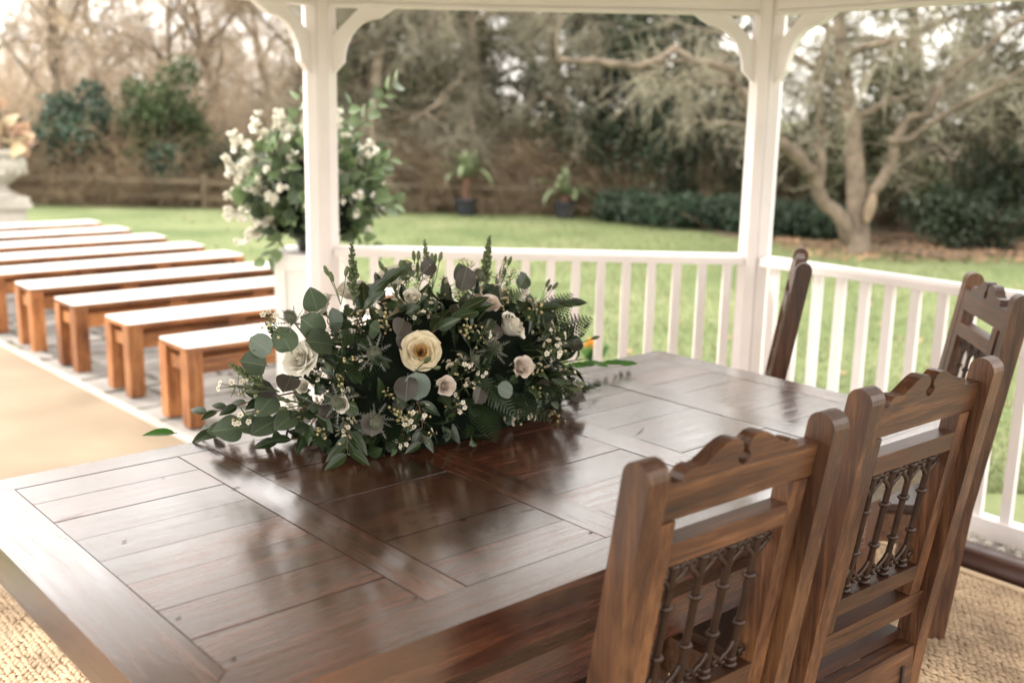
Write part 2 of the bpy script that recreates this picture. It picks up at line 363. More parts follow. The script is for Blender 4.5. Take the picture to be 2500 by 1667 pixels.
# grass blades (short turf close enough to see)
def blades(nb, x0, x1, y0, y1):
    y = y0+(y1-y0)*rng.uniform(0, 1, nb)**1.7; x = rng.uniform(x0, x1, nb)+(y-y0)*rng.uniform(-0.25, 0.25, nb)
    h = rng.uniform(0.02, 0.055, nb); a = rng.uniform(0, TAU, nb); wd = rng.uniform(0.003, 0.006, nb)
    lean = rng.normal(0, 0.018, (nb, 2))
    b = np.stack([x, y, np.full(nb, LZ)], 1)
    d = np.stack([np.cos(a)*wd, np.sin(a)*wd, np.zeros(nb)], 1)
    tip = b+np.concatenate([lean, h[:, None]], 1)
    V = np.stack([b-d, b+d, tip], 1).reshape(-1, 3); F = np.arange(3*nb).reshape(nb, 3)
    return V, F
M['blade'] = flat('grass_blade', (0.185, 0.22, 0.10), 0.7, 0.35, 1.5, trans=0.25, spec=0.2)
B0_ = Vector((-3.335, 7.257)); BD_ = Vector((math.cos(0.7165), math.sin(0.7165)))
V, F = blades(80000, -1.5, 6.0, 4.9, 18.0)
keep = np.ones(len(F), bool)
cx = V[0::3]
ub = (cx[:, 0]-B0_.x)*BD_.x+(cx[:, 1]-B0_.y)*BD_.y; vb = (cx[:, 0]-B0_.x)*0.679-(cx[:, 1]-B0_.y)*0.734
inside = (np.hypot(cx[:, 0]-GC.x, cx[:, 1]-GC.y) < 2.75) | ((ub < 2.36) & (ub > -4.5) & (vb > -9) & (vb < 3.2))
F = F[~inside]
tag(ob('grass', mesh_np('grass', V, F, M['blade'])), 'short green lawn grass outside the railing', 'grass', kind='stuff')

# paving under the benches: irregular slabs with mossy joints
BD = Vector((math.cos(0.7165), math.sin(0.7165), 0)); AD = Vector((0.679, -0.734, 0)).normalized()   # along a bench / along the aisle towards the gazebo
B0 = Vector((-3.335, 7.257, 0))                                   # front corner, aisle end, of the sixth row
def pav(u, v): return B0+BD*u+AD*v
pv = [pav(-0.22, -7.6), pav(2.35, -7.6), pav(2.35, 3.2), pav(-0.22, 3.2)]
pm = mesh_np('paving', [(p.x, p.y, ZG-0.024) for p in pv], [[0, 1, 2, 3]], M['moss'])
paving = tag(ob('paving', pm), kind='structure')
v = -7.55; row = 0
while v < 3.1:
    hgt = rnd.uniform(0.30, 0.46); u = -0.21-rnd.uniform(0, 0.25)
    while u < 2.3:
        wid = rnd.uniform(0.34, 0.68); g = 0.018
        u0, u1 = max(u, -0.21)+g, min(u+wid, 2.34)-g
        if u1-u0 > 0.08:
            c = [(u0, v+g), (u1, v+g), (u1, v+hgt-g), (u0, v+hgt-g)]
            poly = []
            for i in range(4):
                a, b2 = c[i], c[(i+1) % 4]
                for k in range(3):
                    f = (k+0.0)/3
                    poly.append((a[0]+(b2[0]-a[0])*f+rnd.uniform(-0.013, 0.013), a[1]+(b2[1]-a[1])*f+rnd.uniform(-0.013, 0.013)))
            mu, mv = (u0+u1)/2, v+hgt/2; o = pav(mu, mv); zt = rnd.uniform(0.030, 0.042)
            bm = extrude_bm(poly, -0.05, zt-0.038, lambda a, b, t: (BD*(a-mu)+AD*(b-mv)+Vector((0, 0, t))))
            ob('paving_stone', bm_mesh('paving_stone', bm, M['stone'], 0.008), paving, (o.x, o.y, ZG))
        u += wid
    v += hgt
# aisle matting with pale binding
a0, a1 = -9.5, 3.15
ai = [pav(-1.70, a0), pav(-0.135, a0), pav(-0.135, a1), pav(-1.70, a1)]
M['grout'] = M['moss']
rn = tag(ob('aisle_carpet', mesh_np('aisle_carpet', [(p.x, p.y, ZG+0.010) for p in ai]+[(p.x, p.y, ZG-0.05) for p in ai],
    [[0, 1, 2, 3], [0, 4, 5, 1], [1, 5, 6, 2], [2, 6, 7, 3], [3, 7, 4, 0]], M['aisle'])), 'beige matting runner leading up to the gazebo with pale bound edge', 'carpet')
for u0, u1 in ((-0.135, -0.075), (-1.76, -1.70)):
    e = [pav(u0, a0), pav(u1, a0), pav(u1, a1), pav(u0, a1)]
    ob('binding', mesh_np('binding', [(p.x, p.y, ZG+0.014) for p in e]+[(p.x, p.y, ZG-0.05) for p in e], [[0, 1, 2, 3], [0, 4, 5, 1], [1, 5, 6, 2], [2, 6, 7, 3], [3, 7, 4, 0]], M['aisle_edge']), rn)
# far side of the aisle is paved as well
pv2 = [pav(-4.4, -9), pav(-1.77, -9), pav(-1.77, 3.2), pav(-4.4, 3.2)]
tag(ob('paving', mesh_np('paving_far', [(p.x, p.y, ZG-0.004) for p in pv2], [[0, 1, 2, 3]], M['stone'])), kind='structure')

# ================================================================== GAZEBO
gz = tag(empty('gazebo', (GC.x, GC.y, ZG)), 'white painted timber gazebo with arched brackets and slatted railing', 'gazebo')
gz_off = Vector((-GC.x, -GC.y, -ZG))
def gob(name, me, loc=(0, 0, 0), parent=None, rot=None): return ob(name, me, parent or gz, (Vector(loc)+gz_off) if parent is None else loc, rot)
def ring(s, z): return [(GC.x+(p.x-GC.x)*s, GC.y+(p.y-GC.y)*s, z) for p in V8]
def prism(name, s, z0, z1, mat, bev=0.01):
    bm = bmesh.new(); a = [bm.verts.new(p) for p in ring(s, z0)]; b = [bm.verts.new(p) for p in ring(s, z1)]
    bm.faces.new(a[::-1]); bm.faces.new(b)
    for i in range(8): bm.faces.new((a[i], a[(i+1) % 8], b[(i+1) % 8], b[i]))
    return gob(name, bm_mesh(name, bm, mat, bev))
prism('base', 1.06, ZG-0.05, -0.045, M['concrete'])
prism('floor', 0.86, -0.06, -0.012, M['sill'])
# posts: two faces along the neighbouring sides, a narrow bead between them
def post_mesh(i):
    p = V8[i]; pr = (V8[i-1]-p).normalized(); nx = (V8[(i+1) % 8]-p).normalized()
    inn = (pr+nx).normalized(); tg = Vector((-inn.y, inn.x))
    if tg.dot(nx) < 0: tg = -tg
    hw = 0.062; w2 = 0.021
    pts = [(-hw, -0.055), (hw, -0.055), (hw+0.004, 0.030), (w2+0.004, 0.050), (w2, 0.046), (w2, 0.060), (-w2, 0.060), (-w2, 0.046), (-w2-0.004, 0.050), (-hw-0.004, 0.030)]
    bm = extrude_bm(pts, -0.06, 2.49, lambda a, b, t: (tg.x*a+inn.x*b, tg.y*a+inn.y*b, t))
    return bm_mesh('post', bm, M['paint'], 0.0025)
for i in range(8): gob('post', post_mesh(i), (V8[i].x, V8[i].y, 0))
BAL = bm_mesh('baluster', box_bm(-0.019, 0.019, -0.014, 0.014, 0.0, HR-0.04-0.074), M['paint'], 0.003)
FRET = bm_mesh('fret', box_bm(-0.012, 0.012, -0.010, 0.010, 0.0, 0.30), M['paint'], 0.002)
def bracket_mesh():
    arc = [(0.050, 0.228), (0.054, 0.190), (0.064, 0.153), (0.081, 0.117), (0.104, 0.086), (0.133, 0.063), (0.166, 0.049), (0.200, 0.044)]
    pts = [(0, 0.282)]+arc+[(0.268, 0.0), (0.118, 0.0), (0.0, 0.118)]
    bm = extrude_bm([(a, -b) for a, b in pts], -0.019, 0.019, lambda a, b, t: (a, t, b))
    return bm_mesh('bracket', bm, M['paint'], 0.003)
BRK = bracket_mesh()
for i in range(8):
    a, b = V8[i], V8[(i+1) % 8]; d = b-a; L = d.length; ang = math.atan2(d.y, d.x); mid = (a+b)/2
    # header beam with a pale bead under it, fretwork and top plate
    bb = gob('beam', bm_mesh('beam', box_bm(-L/2+0.05, L/2-0.05, -0.026, 0.026, BEAM+0.012, BEAM+0.095), M['paint'], 0.004), (mid.x, mid.y, 0), rot=(0, 0, ang))
    ob('bead', bm_mesh('bead', box_bm(-L/2+0.055, L/2-0.055, -0.032, 0.032, BEAM-0.006, BEAM+0.0095), M['paint'], 0.003), bb)
    k = int(L/0.10)
    for j in range(k): ob('fret', FRET, bb, (-L/2+(j+0.5)*L/k, 0, BEAM+0.0955))
    ob('top_plate', bm_mesh('top_plate', box_bm(-L/2+0.03, L/2-0.03, -0.03, 0.03, BEAM+0.396, BEAM+0.50), M['paint'], 0.004), bb)
    for s in (0, 1):
        o = gob('bracket', BRK, (0, 0, 0)); q = (a if s == 0 else b)
        dd = d.normalized()*(1 if s == 0 else -1); q2 = q+dd*0.058
        o.location = Vector((q2.x, q2.y, BEAM-0.0065))+gz_off; o.rotation_euler = (0, 0, ang+(0 if s == 0 else math.pi))
    if i in (0, 1, 2):   # railing
        rm = bmesh.new()
        prof = [(-0.036, HR-0.045), (0.036, HR-0.045), (0.036, HR-0.016), (0.022, HR-0.002), (0.0, HR+0.002), (-0.022, HR-0.002), (-0.036, HR-0.016)]
        rm = extrude_bm(prof, -L/2+0.055, L/2-0.055, lambda u, v, t: (t, u, v))
        rl = gob('railing', bm_mesh('railing', rm, M['paint'], 0.003), (mid.x, mid.y, 0), rot=(0, 0, ang))
        ob('bottom_rail', bm_mesh('bottom_rail', box_bm(-L/2+0.06, L/2-0.06, -0.034, 0.034, 0.002, 0.076), M['paint'], 0.005), rl)
        nb = int(round((L-0.12)/0.112)); st = (L-0.12)/nb
        for j in range(nb): ob('baluster', BAL, rl, (-L/2+0.06+(j+0.5)*st, 0, 0.0745))
    # brown timber sill on the floor edge, set in from the railing
    inn = Vector((-d.y, d.x)).normalized()
    if inn.dot(GC-mid) < 0: inn = -inn
    c = mid+inn*0.285; Ls = L*0.885
    gob('sill', bm_mesh('sill', box_bm(-Ls/2, Ls/2, -0.052, 0.052, -0.04, 0.056), M['sill'], 0.02, 3, True), (c.x, c.y, 0), rot=(0, 0, ang))
# white pebbles between sill and railing
pb = Acc(); base_v, base_f = ell((0, 0, 0), (1, 1, 1), 6, 3)
for i in (0, 1, 2):
    a, b = V8[i], V8[(i+1) % 8]; d = (b-a).normalized(); L = (b-a).length; inn = Vector((-d.y, d.x))
    if inn.dot(GC-(a+b)/2) < 0: inn = -inn
    for k in range(1150):
        u = rnd.uniform(0.05, L-0.05); q = rnd.uniform(-0.10, 0.235); p = a+d*u+inn*q
        s = rnd.uniform(0.007, 0.016)
        rot = Matrix.Rotation(rnd.uniform(0, TAU), 4, 'Z') @ Matrix.Rotation(rnd.uniform(-0.5, 0.5), 4, 'X')
        V = (base_v*np.array([s*rnd.uniform(0.9, 1.5), s, s*0.7]))@np.array(rot.to_3x3()).T
        pb.add(V+np.array([p.x, p.y, -0.022+rnd.uniform(0, 0.030)]), base_f)
tag(ob('gravel', pb.mesh('gravel', M['pebble'], True)), 'white rounded pebbles packed between brown sill and railing', 'gravel', kind='stuff')
# roof: eight boarded facets meeting at an apex
apex = Vector((GC.x, GC.y, 3.95)); ev = ring(1.15, BEAM+0.44)
for i in range(8):
    p, q = Vector(ev[i]), Vector(ev[(i+1) % 8]); nrm = (q-p).cross(apex-p).normalized()
    if nrm.z < 0: nrm = -nrm
    bm = bmesh.new(); lo = [bm.verts.new(x) for x in (p, q, apex)]; hi = [bm.verts.new(x+nrm*0.05) for x in (p, q, apex)]
    bm.faces.new(lo); f2 = bm.faces.new(hi)
    for k in range(3): bm.faces.new((lo[k], lo[(k+1) % 3], hi[(k+1) % 3], hi[k]))
    me = bm_mesh('roof', bm, [M['ceiling'], M['shingle']]);
    for pl in me.polygons:
        if pl.normal.z > 0.2: pl.material_index = 1
    gob('roof', me)

# ------------------------------------------------------------------ sisal rug
rug = tag(empty('rug', (GC.x, GC.y, 0)), 'chunky woven sisal rug covering the gazebo floor', 'rug')
ro = Vector((-GC.x, -GC.y, 0))
def in_poly(x, y, s):
    ok = np.ones(len(x), bool)
    for i in range(8):
        a = GC+(V8[i]-GC)*s; b = GC+(V8[(i+1) % 8]-GC)*s
        ok &= ((b.x-a.x)*(y-a.y)-(b.y-a.y)*(x-a.x)) < 0
    return ok
RS = 0.836
ob('backing', mesh_np('backing', np.array(ring(RS, 0.004)), [list(range(8))[::-1]], M['sisal_base']), rug, ro)
for i in range(8):
    a = GC+(V8[i]-GC)*RS; b = GC+(V8[(i+1) % 8]-GC)*RS; d = (b-a); ang = math.atan2(d.y, d.x); m = (a+b)/2; inn = Vector((-d.y, d.x)).normalized()
    if inn.dot(GC-m) < 0: inn = -inn
    m = m+inn*0.014
    ob('binding', bm_mesh('binding', box_bm(-d.length/2+0.008, d.length/2-0.008, -0.016, 0.016, 0.0, 0.013), M['rug_edge'], 0.005, 2, True), rug, (m.x-GC.x, m.y-GC.y, 0), (0, 0, ang))
# knots: a plump stitch per cell, leaning alternately like a plait
cw, chh = 0.0175, 0.0215
xs = np.arange(-2.5, 2.5, cw); ys = np.arange(-2.6, 2.6, chh)
KX, KY = np.meshgrid(xs, ys, indexing='ij'); jj = np.broadcast_to(np.arange(len(xs))[:, None], KX.shape)
KY = KY+0.5*chh*(jj % 2)
ra = PHI; wx = GC.x+KX*math.cos(ra)-KY*math.sin(ra); wy = GC.y+KX*math.sin(ra)+KY*math.cos(ra)
ok = in_poly(wx.ravel(), wy.ravel(), RS*0.985)
px, py, alt = wx.ravel()[ok], wy.ravel()[ok], (jj.ravel()[ok] % 2)*2-1
nk = len(px)
kv = []  # unit stitch: arched strand, open underneath
for y_, r_ in ((-0.60, 0.80), (0.05, 1.0), (0.62, 0.76)):
    for k in range(3): a_ = math.pi*(0.04+0.92*k/2); kv.append((math.cos(a_)*r_, y_, math.sin(a_)*r_))
kv += [(0, -1.05, -0.1), (0, 1.05, -0.1)]; kv = np.array(kv)
kf = []
for r_ in range(2):
    for k in range(2): i_ = r_*3+k; kf += [(i_, i_+3, i_+4), (i_, i_+4, i_+1)]
kf += [(9, 0, 1), (9, 1, 2), (10, 7, 6), (10, 8, 7)]; kf = np.array(kf)
ta = ra+alt*0.42+rng.normal(0, 0.17, nk); sx = rng.uniform(0.0066, 0.0098, nk); sy = rng.uniform(0.0120, 0.0170, nk); sz = rng.uniform(0.0042, 0.0076, nk)
L_ = kv[None]*np.stack([sx, sy, sz], 1)[:, None, :]
X_ = L_[..., 0]*np.cos(ta)[:, None]-L_[..., 1]*np.sin(ta)[:, None]+px[:, None]+rng.normal(0, 0.0014, nk)[:, None]
Y_ = L_[..., 0]*np.sin(ta)[:, None]+L_[..., 1]*np.cos(ta)[:, None]+py[:, None]+rng.normal(0, 0.0014, nk)[:, None]
Z_ = L_[..., 2]+0.0062+0.0016*np.sin(px*9+py*5)[:, None]*0.5
V = np.stack([X_, Y_, Z_], -1).reshape(-1, 3); F = (kf[None]+(np.arange(nk)*11)[:, None, None]).reshape(-1, 3)
tag(ob('weave', mesh_np('weave', V, F, M['sisal'], True), rug, ro), kind='stuff')

# ================================================================== TABLE  (local x along its length, y across, z up)
TA0, TA1, TB0, TB1, TH = 0.500, 2.708, 1.190, 2.304, 0.77
tc = E1*((TA0+TA1)/2)+E2*((TB0+TB1)/2)
table = tag(empty('dining_table', (tc.x, tc.y, 0), PHI), 'large dark brown plank topped wooden table in the gazebo', 'table')
hx, hy = (TA1-TA0)/2, (TB1-TB0)/2; ca, cb = (TA0+TA1)/2, (TB0+TB1)/2
ix0, ix1 = 0.614-ca, 2.610-ca; iy0, iy1 = 1.287-cb, 2.226-cb
def outline(name, poly, z0, z1, mat, bev=0.004, seg=2):
    cx = sum(p[0] for p in poly)/len(poly); cy = sum(p[1] for p in poly)/len(poly)
    bm = extrude_bm([(a-cx, b-cy) for a, b in poly], z0-z1, 0.0, lambda a, b, t: (a, b, t))
    return ob(name, bm_mesh(name, bm, [mat, M['tworn_glow']] if bev > 0.003 else mat, bev, seg), table, (cx, cy, z1))
g = 0.0012
T0 = TH-0.066
outline('end_board', [(-hx, -hy), (ix0-g, iy0+g*0.5), (ix0-g, iy1), (-hx, hy)], T0, TH, M['table_y'], 0.006)
outline('end_board', [(hx, -hy), (hx, hy), (ix1+g, iy1), (ix1+g, iy0)], T0, TH-0.0004, M['table_y'], 0.006)
outline('long_board', [(-hx+0.0025, -hy), (hx-0.0025, -hy), (ix1, iy0-g), (ix0, iy0-g)], T0, TH+0.0005, M['table_x'], 0.006)
outline('long_board', [(-hx+0.0025, hy), (ix0, iy1+g), (ix1, iy1+g), (hx-0.0025, hy)], T0, TH-0.0002, M['table_x'], 0.006)
for sx0, sy0, sx1, sy1 in ((-hx+0.012, -hy+0.012, hx-0.012, -hy+0.05), (-hx+0.012, hy-0.05, hx-0.012, hy-0.012), (-hx+0.012, -hy+0.051, -hx+0.05, hy-0.051), (hx-0.05, -hy+0.051, hx-0.012, hy-0.051)):
    box('underframe', sx0, sx1, sy0, sy1, T0-0.030, T0-0.001, M['table_x'], table, 0.003)
cross = [(0.965, 1.0506), (1.3862, 1.4778), (1.8102, 1.9004), (2.235, 2.3253)]
for k, (a, b) in enumerate(cross):
    outline('cross_board', [(a-ca+g, iy0+g), (b-ca-g, iy0+g), (b-ca-g, iy1-g), (a-ca+g, iy1-g)], TH-0.03, TH+rnd.uniform(-0.0005, 0.0004), M['table_y'], 0.0022, 1)
bays = [(ix0, cross[0][0]-ca)]+[(cross[k][1]-ca, cross[k+1][0]-ca) for k in range(3)]+[(cross[3][1]-ca, ix1)]
pb_ = [1.291, 1.404, 1.524, 1.647, 1.766, 1.884, 1.996, 2.116, 2.224]
for bi, (a, b) in enumerate(bays):
    off = 0 if bi == 0 else rnd.uniform(-0.012, 0.012)
    ee = [iy0]+[x-cb+off+rnd.uniform(-0.006, 0.006)*(bi > 0) for x in pb_[1:-1]]+[iy1]
    for k in range(8):
        gap = 0.0007 if rnd.random() < 0.6 else 0.0014
        outline('plank', [(a+g, ee[k]+gap), (b-g, ee[k]+gap), (b-g, ee[k+1]-gap), (a+g, ee[k+1]-gap)], TH-0.028, TH+rnd.uniform(-0.0011, 0.0004), M['table_x'], 0.0018, 1)
M['crack'] = flat('dark_crack', (0.008, 0.005, 0.004), 0.9, 0.2, 20, spec=0.1)
for x0, y0_, x1, y1_ in ((-0.990, 0.249, -0.929, 0.259), (-0.264, -0.261, -0.216, -0.267), (-0.384, -0.224, -0.361, -0.225), (-0.981, -0.267, -0.967, -0.266), (-0.973, -0.436, -0.960, -0.435), (-0.183, -0.449, -0.165, -0.453), (0.305, -0.058, 0.384, -0.021), (-0.648, 0.208, -0.621, 0.208), (-0.727, 0.363, -0.720, 0.364), (-0.654, -0.442, -0.642, -0.442), (-0.925, 0.076, -0.920, 0.077), (-0.229, -0.426, -0.221, -0.427),):   # splits and dents in the old boards
    mx, my, ln, an = (x0+x1)/2, (y0_+y1_)/2, max(0.012, math.hypot(x1-x0, y1_-y0_)), math.atan2(y1_-y0_, x1-x0)
    wd = 0.0009 if ln > 0.03 else 0.0018
    V_ = [(-ln/2, 0, 0), (-ln/6, -wd, 0), (ln/4, -wd*0.8, 0), (ln/2, 0.0006, 0), (ln/5, wd, 0), (-ln/4, wd*0.7, 0)]
    ob('crack', mesh_np('crack', V_, [list(range(6))], M['crack']), table, (mx, my, TH+0.0012), (0, 0, an))
# subfloor that closes the joints
box('subtop', -hx+0.06, hx-0.06, -hy+0.06, hy-0.06, TH-0.05, TH-0.0295, M['table_x'], table, 0)
for s in (-1, 1):
    for q in (-1, 1):
        box('leg', s*(hx-0.36)-0.045, s*(hx-0.36)+0.045, q*(hy-0.14)-0.045, q*(hy-0.14)+0.045, 0.012, T0-0.031, M['table_z'], table, 0.006)
    box('stretcher', -hx+0.407, hx-0.407, s*(hy-0.098)-0.022, s*(hy-0.098)+0.022, 0.515, 0.60, M['table_x'], table, 0.004)
    box('end_stretcher', s*(hx-0.36)-0.022, s*(hx-0.36)+0.022, -hy+0.187, hy-0.187, 0.515, 0.598, M['table_y'], table, 0.004)

# ================================================================== CHAIRS (x lateral, y forward, z up)
TL = math.tan(R(9))
def back_y(z): return -TL*(z-0.42) if z > 0.42 else (0.42-z)*math.tan(R(5.5))
def raked(x, z, d): return (x, back_y(z)+d, z)
def chair_parts():
    P = {}
    # post: profile in y-z with a rounded top, extruded sideways
    zr = 1.040; D = 0.054
    prof = [(back_y(0.0), 0.0), (back_y(0.42), 0.42), (back_y(zr), zr)]
    cy, r = back_y(zr)+D/2, D/2
    for k in range(1, 9):
        a = math.pi-math.pi*k/9; prof.append((cy+r*math.cos(a), zr+r*math.sin(a)*1.02))
    prof += [(back_y(zr)+D, zr), (back_y(0.42)+D, 0.42), (back_y(0.0)+D-0.006, 0.0)]
    P['back_post'] = bm_mesh('back_post', extrude_bm(prof, -0.020, 0.020, lambda a, b, t: (t, a, b)), [M['chair_z'], M['worn']], 0.004, 2)
    half = [(0.183, 1.018), (0.129, 1.018), (0.126, 1.028), (0.118, 1.035), (0.107, 1.037), (0.097, 1.034), (0.087, 1.036), (0.074, 1.044), (0.060, 1.054), (0.046, 1.0615), (0.033, 1.065), (0.020, 1.064), (0.0105, 1.058), (0.0058, 1.049), (0.0060, 1.041), (0.0150, 1.030), (0.0100, 1.021)]
    pts = half+[(0.0, 1.0165)]+[(-x, z) for x, z in half[::-1]]
    pts = pts+[(-0.183, 0.955), (0.183, 0.955)]
    P['crest'] = bm_mesh('crest_rail', extrude_bm(pts, 0.024, 0.053, lambda a, b, t: raked(a, b, t)), [M['chair_x'], M['wornx']], 0.0016, 2)
    def rail(nm, x, z0, z1, d0, d1, mat=None):
        return bm_mesh(nm, extrude_bm([(-x, z0), (x, z0), (x, z1), (-x, z1)], d0, d1, lambda a, b, t: raked(a, b, t)), [M['chair_x'], M['wornx']], 0.0022, 1)
    P['top_rail'] = rail('panel_rail', 0.1318, 0.875, 0.915, 0.020, 0.057)
    P['bot_rail'] = rail('panel_rail', 0.1318, 0.563, 0.602, 0.020, 0.057)
    P['low_rail'] = rail('lower_rail', 0.183, 0.474, 0.524, 0.018, 0.059)
    P['stile'] = bm_mesh('stile', extrude_bm([(-0.0185, 0.5245), (0.0185, 0.5245), (0.0185, 0.9545), (-0.0185, 0.9545)], 0.020, 0.057, lambda a, b, t: raked(a, b, t)), [M['chair_z'], M['worn']], 0.0022, 1)
    P['seat_rail'] = bm_mesh('seat_rail', box_bm(-0.183, 0.183, 0.008, 0.044, 0.29, 0.388), [M['chair_x'], M['wornx']], 0.003)
    P['side_rail'] = bm_mesh('side_rail', box_bm(-0.014, 0.014, 0.058, 0.385, 0.30, 0.388), [M['chair_x'], M['wornx']], 0.003)
    P['front_rail'] = bm_mesh('front_rail', box_bm(-0.183, 0.183, 0.395, 0.42, 0.30, 0.388), [M['chair_x'], M['wornx']], 0.003)
    P['front_leg'] = bm_mesh('front_leg', box_bm(-0.021, 0.021, 0.385, 0.43, 0.012, 0.3995), [M['chair_z'], M['worn']], 0.004)
    P['seat'] = bm_mesh('seat', box_bm(-0.182, 0.182, 0.0455, 0.445, 0.3895, 0.412), M['seat'], 0.005, 2)
    P['low_str'] = bm_mesh('stretcher', box_bm(-0.183, 0.183, 0.395, 0.42, 0.12, 0.15), [M['chair_x'], M['wornx']], 0.003)
    P['side_str'] = bm_mesh('stretcher', box_bm(-0.011, 0.011, 0.075, 0.385, 0.15, 0.18), [M['chair_x'], M['wornx']], 0.003)
    P['hook'] = bm_mesh('hook', box_bm(-0.004, 0.004, 0.0025, 0.0079, 0.30, 0.35), M['bolt'], 0.001)
    # iron spindle: fluted rod, collars, forked scroll ends
    A = Acc(); y0 = 0.038
    def pt(x, z): q = raked(x, z, y0); return q
    zs = np.linspace(0.602, 0.875, 12)
    A.add(*tube([pt(0, z) for z in zs], 0.0068, 8))
    for z, r in ((0.607, 0.0135), (0.618, 0.0105), (0.692, 0.0128), (0.785, 0.0128), (0.859, 0.0105), (0.870, 0.0140)):
        prf = [(0.004, -0.007), (r*0.8, -0.005), (r, 0), (r*0.8, 0.005), (0.004, 0.007)]
        V_, F_ = lathe(prf, 8); A.add(V_+np.array(pt(0, z)), F_)
    for s in (-1, 1):
        for z0, dz in ((0.822, 1), (0.655, -1)):
            arc = [pt(s*x, z0+dz*h) for x, h in ((0.004, 0.0), (0.010, 0.010), (0.018, 0.017), (0.025, 0.021), (0.0300, 0.028))]
            A.add(*tube(arc, [0.0052, 0.0052, 0.0050, 0.0046, 0.0042], 6))
            cx_, cz_ = s*0.0235, z0+dz*0.031
            A.add(*tube([pt(cx_+0.0065*math.cos(t), cz_+0.0065*math.sin(t)) for t in np.linspace(0, TAU*0.85, 9)], 0.0038, 6))
    P['spindle'] = A.mesh('spindle', M['iron'], True)
    return P
CP = chair_parts()
def chair(label, X, Y, yaw):
    c = tag(empty('dining_chair', (X, Y, 0.003), yaw), label, 'chair', 'carved dining chairs round the table'); c.scale = (1.085, 1.0, 1.0)
    for s in (-1, 1):
        ob('back_post', CP['back_post'], c, (s*0.2035, 0, 0)); ob('stile', CP['stile'], c, (s*0.1508, 0, 0))
        ob('side_rail', CP['side_rail'], c, (s*0.19, 0, 0)); ob('front_leg', CP['front_leg'], c, (s*0.2045, 0, -0.006)); ob('stretcher', CP['side_str'], c, (s*0.2045, 0, 0))
    for nm, k in (('crest_rail', 'crest'), ('panel_rail', 'top_rail'), ('panel_rail', 'bot_rail'), ('lower_rail', 'low_rail'), ('seat_rail', 'seat_rail'), ('front_rail', 'front_rail'), ('seat', 'seat'), ('stretcher', 'low_str')): ob(nm, CP[k], c)
    for x in (-0.096, -0.032, 0.032, 0.096): ob('spindle', CP['spindle'], c, (x, 0, 0))
    ob('hook', CP['hook'], c, (0.14, 0, 0)); 
    return c
chair('brown carved chair tucked in at the long side beside the flower display', 0.320, 1.641, 0.69)
chair('brown carved chair at the long side between two others, iron spindles showing floor', 0.777, 2.083, 0.687)
chair('brown carved chair by the railing at the table corner, its back angled to the table', 1.40, 3.22, 1.46)
chair('brown carved chair seen edge on beside the corner post at the far table end', 0.965, 3.81, 1.337)

# ================================================================== BENCHES
BL, BW, BH = 2.06, 0.37, 0.447
def rounded(x0, x1, y0, y1, r, n=4):
    pts = []
    for cx, cy, a0 in ((x1-r, y0+r, -90), (x1-r, y1-r, 0), (x0+r, y1-r, 90), (x0+r, y0+r, 180)):
        for k in range(n+1): a = R(a0+90*k/n); pts.append((cx+r*math.cos(a), cy+r*math.sin(a)))
    return pts
BP = {}
BP['board'] = bm_mesh('seat_board', extrude_bm(rounded(0, BL, 0, BW, 0.025), BH-0.028, BH-0.005, lambda a, b, t: (a, b, t)), M['bench_x'], 0.002)
BP['white'] = bm_mesh('white_top', extrude_bm(rounded(0.001, BL-0.001, 0.001, BW-0.001, 0.025), BH-0.0048, BH, lambda a, b, t: (a, b, t)), M['bench_white'], 0.0015)
BP['leg'] = bm_mesh('leg', box_bm(-0.044, 0.044, -0.044, 0.044, 0.0, BH-0.029), M['bench_z'], 0.004)
BP['tie'] = bm_mesh('end_tie', box_bm(-0.022, 0.022, 0.0925, BW-0.0925, 0.30, BH-0.075), M['bench_x'], 0.003)
BP['rail'] = bm_mesh('long_rail', box_bm(0.092, BL-0.092, -0.017, 0.017, 0.285, 0.375), M['bench_x'], 0.003)
BP['block'] = bm_mesh('block', box_bm(-0.06, 0.06, -0.017, 0.017, 0.3755, BH-0.029), M['bench_x'], 0.002)
ordinal = ['ninth', 'eighth', 'seventh', 'sixth', 'fifth', 'fourth', 'third', 'second', 'first']
for i in range(-5, 4):
    p = B0+AD*(0.7896*i)
    jit = rnd.uniform(-0.012, 0.012)
    c = tag(empty('bench', (p.x, p.y, ZG+0.003), 0.7165+rnd.uniform(-0.014, 0.014)),
            'white topped orange wood bench, %s row counting away from the gazebo' % ordinal[i+5], 'bench', 'benches in rows beside the aisle')
    ob('seat_board', BP['board'], c, (jit, 0, 0)); ob('white_top', BP['white'], c, (jit, 0, 0))
    for x in (0.047, BL-0.047):
        for y in (0.047, BW-0.047): ob('leg', BP['leg'], c, (x+jit, y, 0))
        ob('end_tie', BP['tie'], c, (x+jit, 0, 0))
    for y in (0.055, BW-0.055):
        ob('long_rail', BP['rail'], c, (jit, y, 0))
        for x in (0.72, BL-0.72): ob('block', BP['block'], c, (x+jit, y, 0))

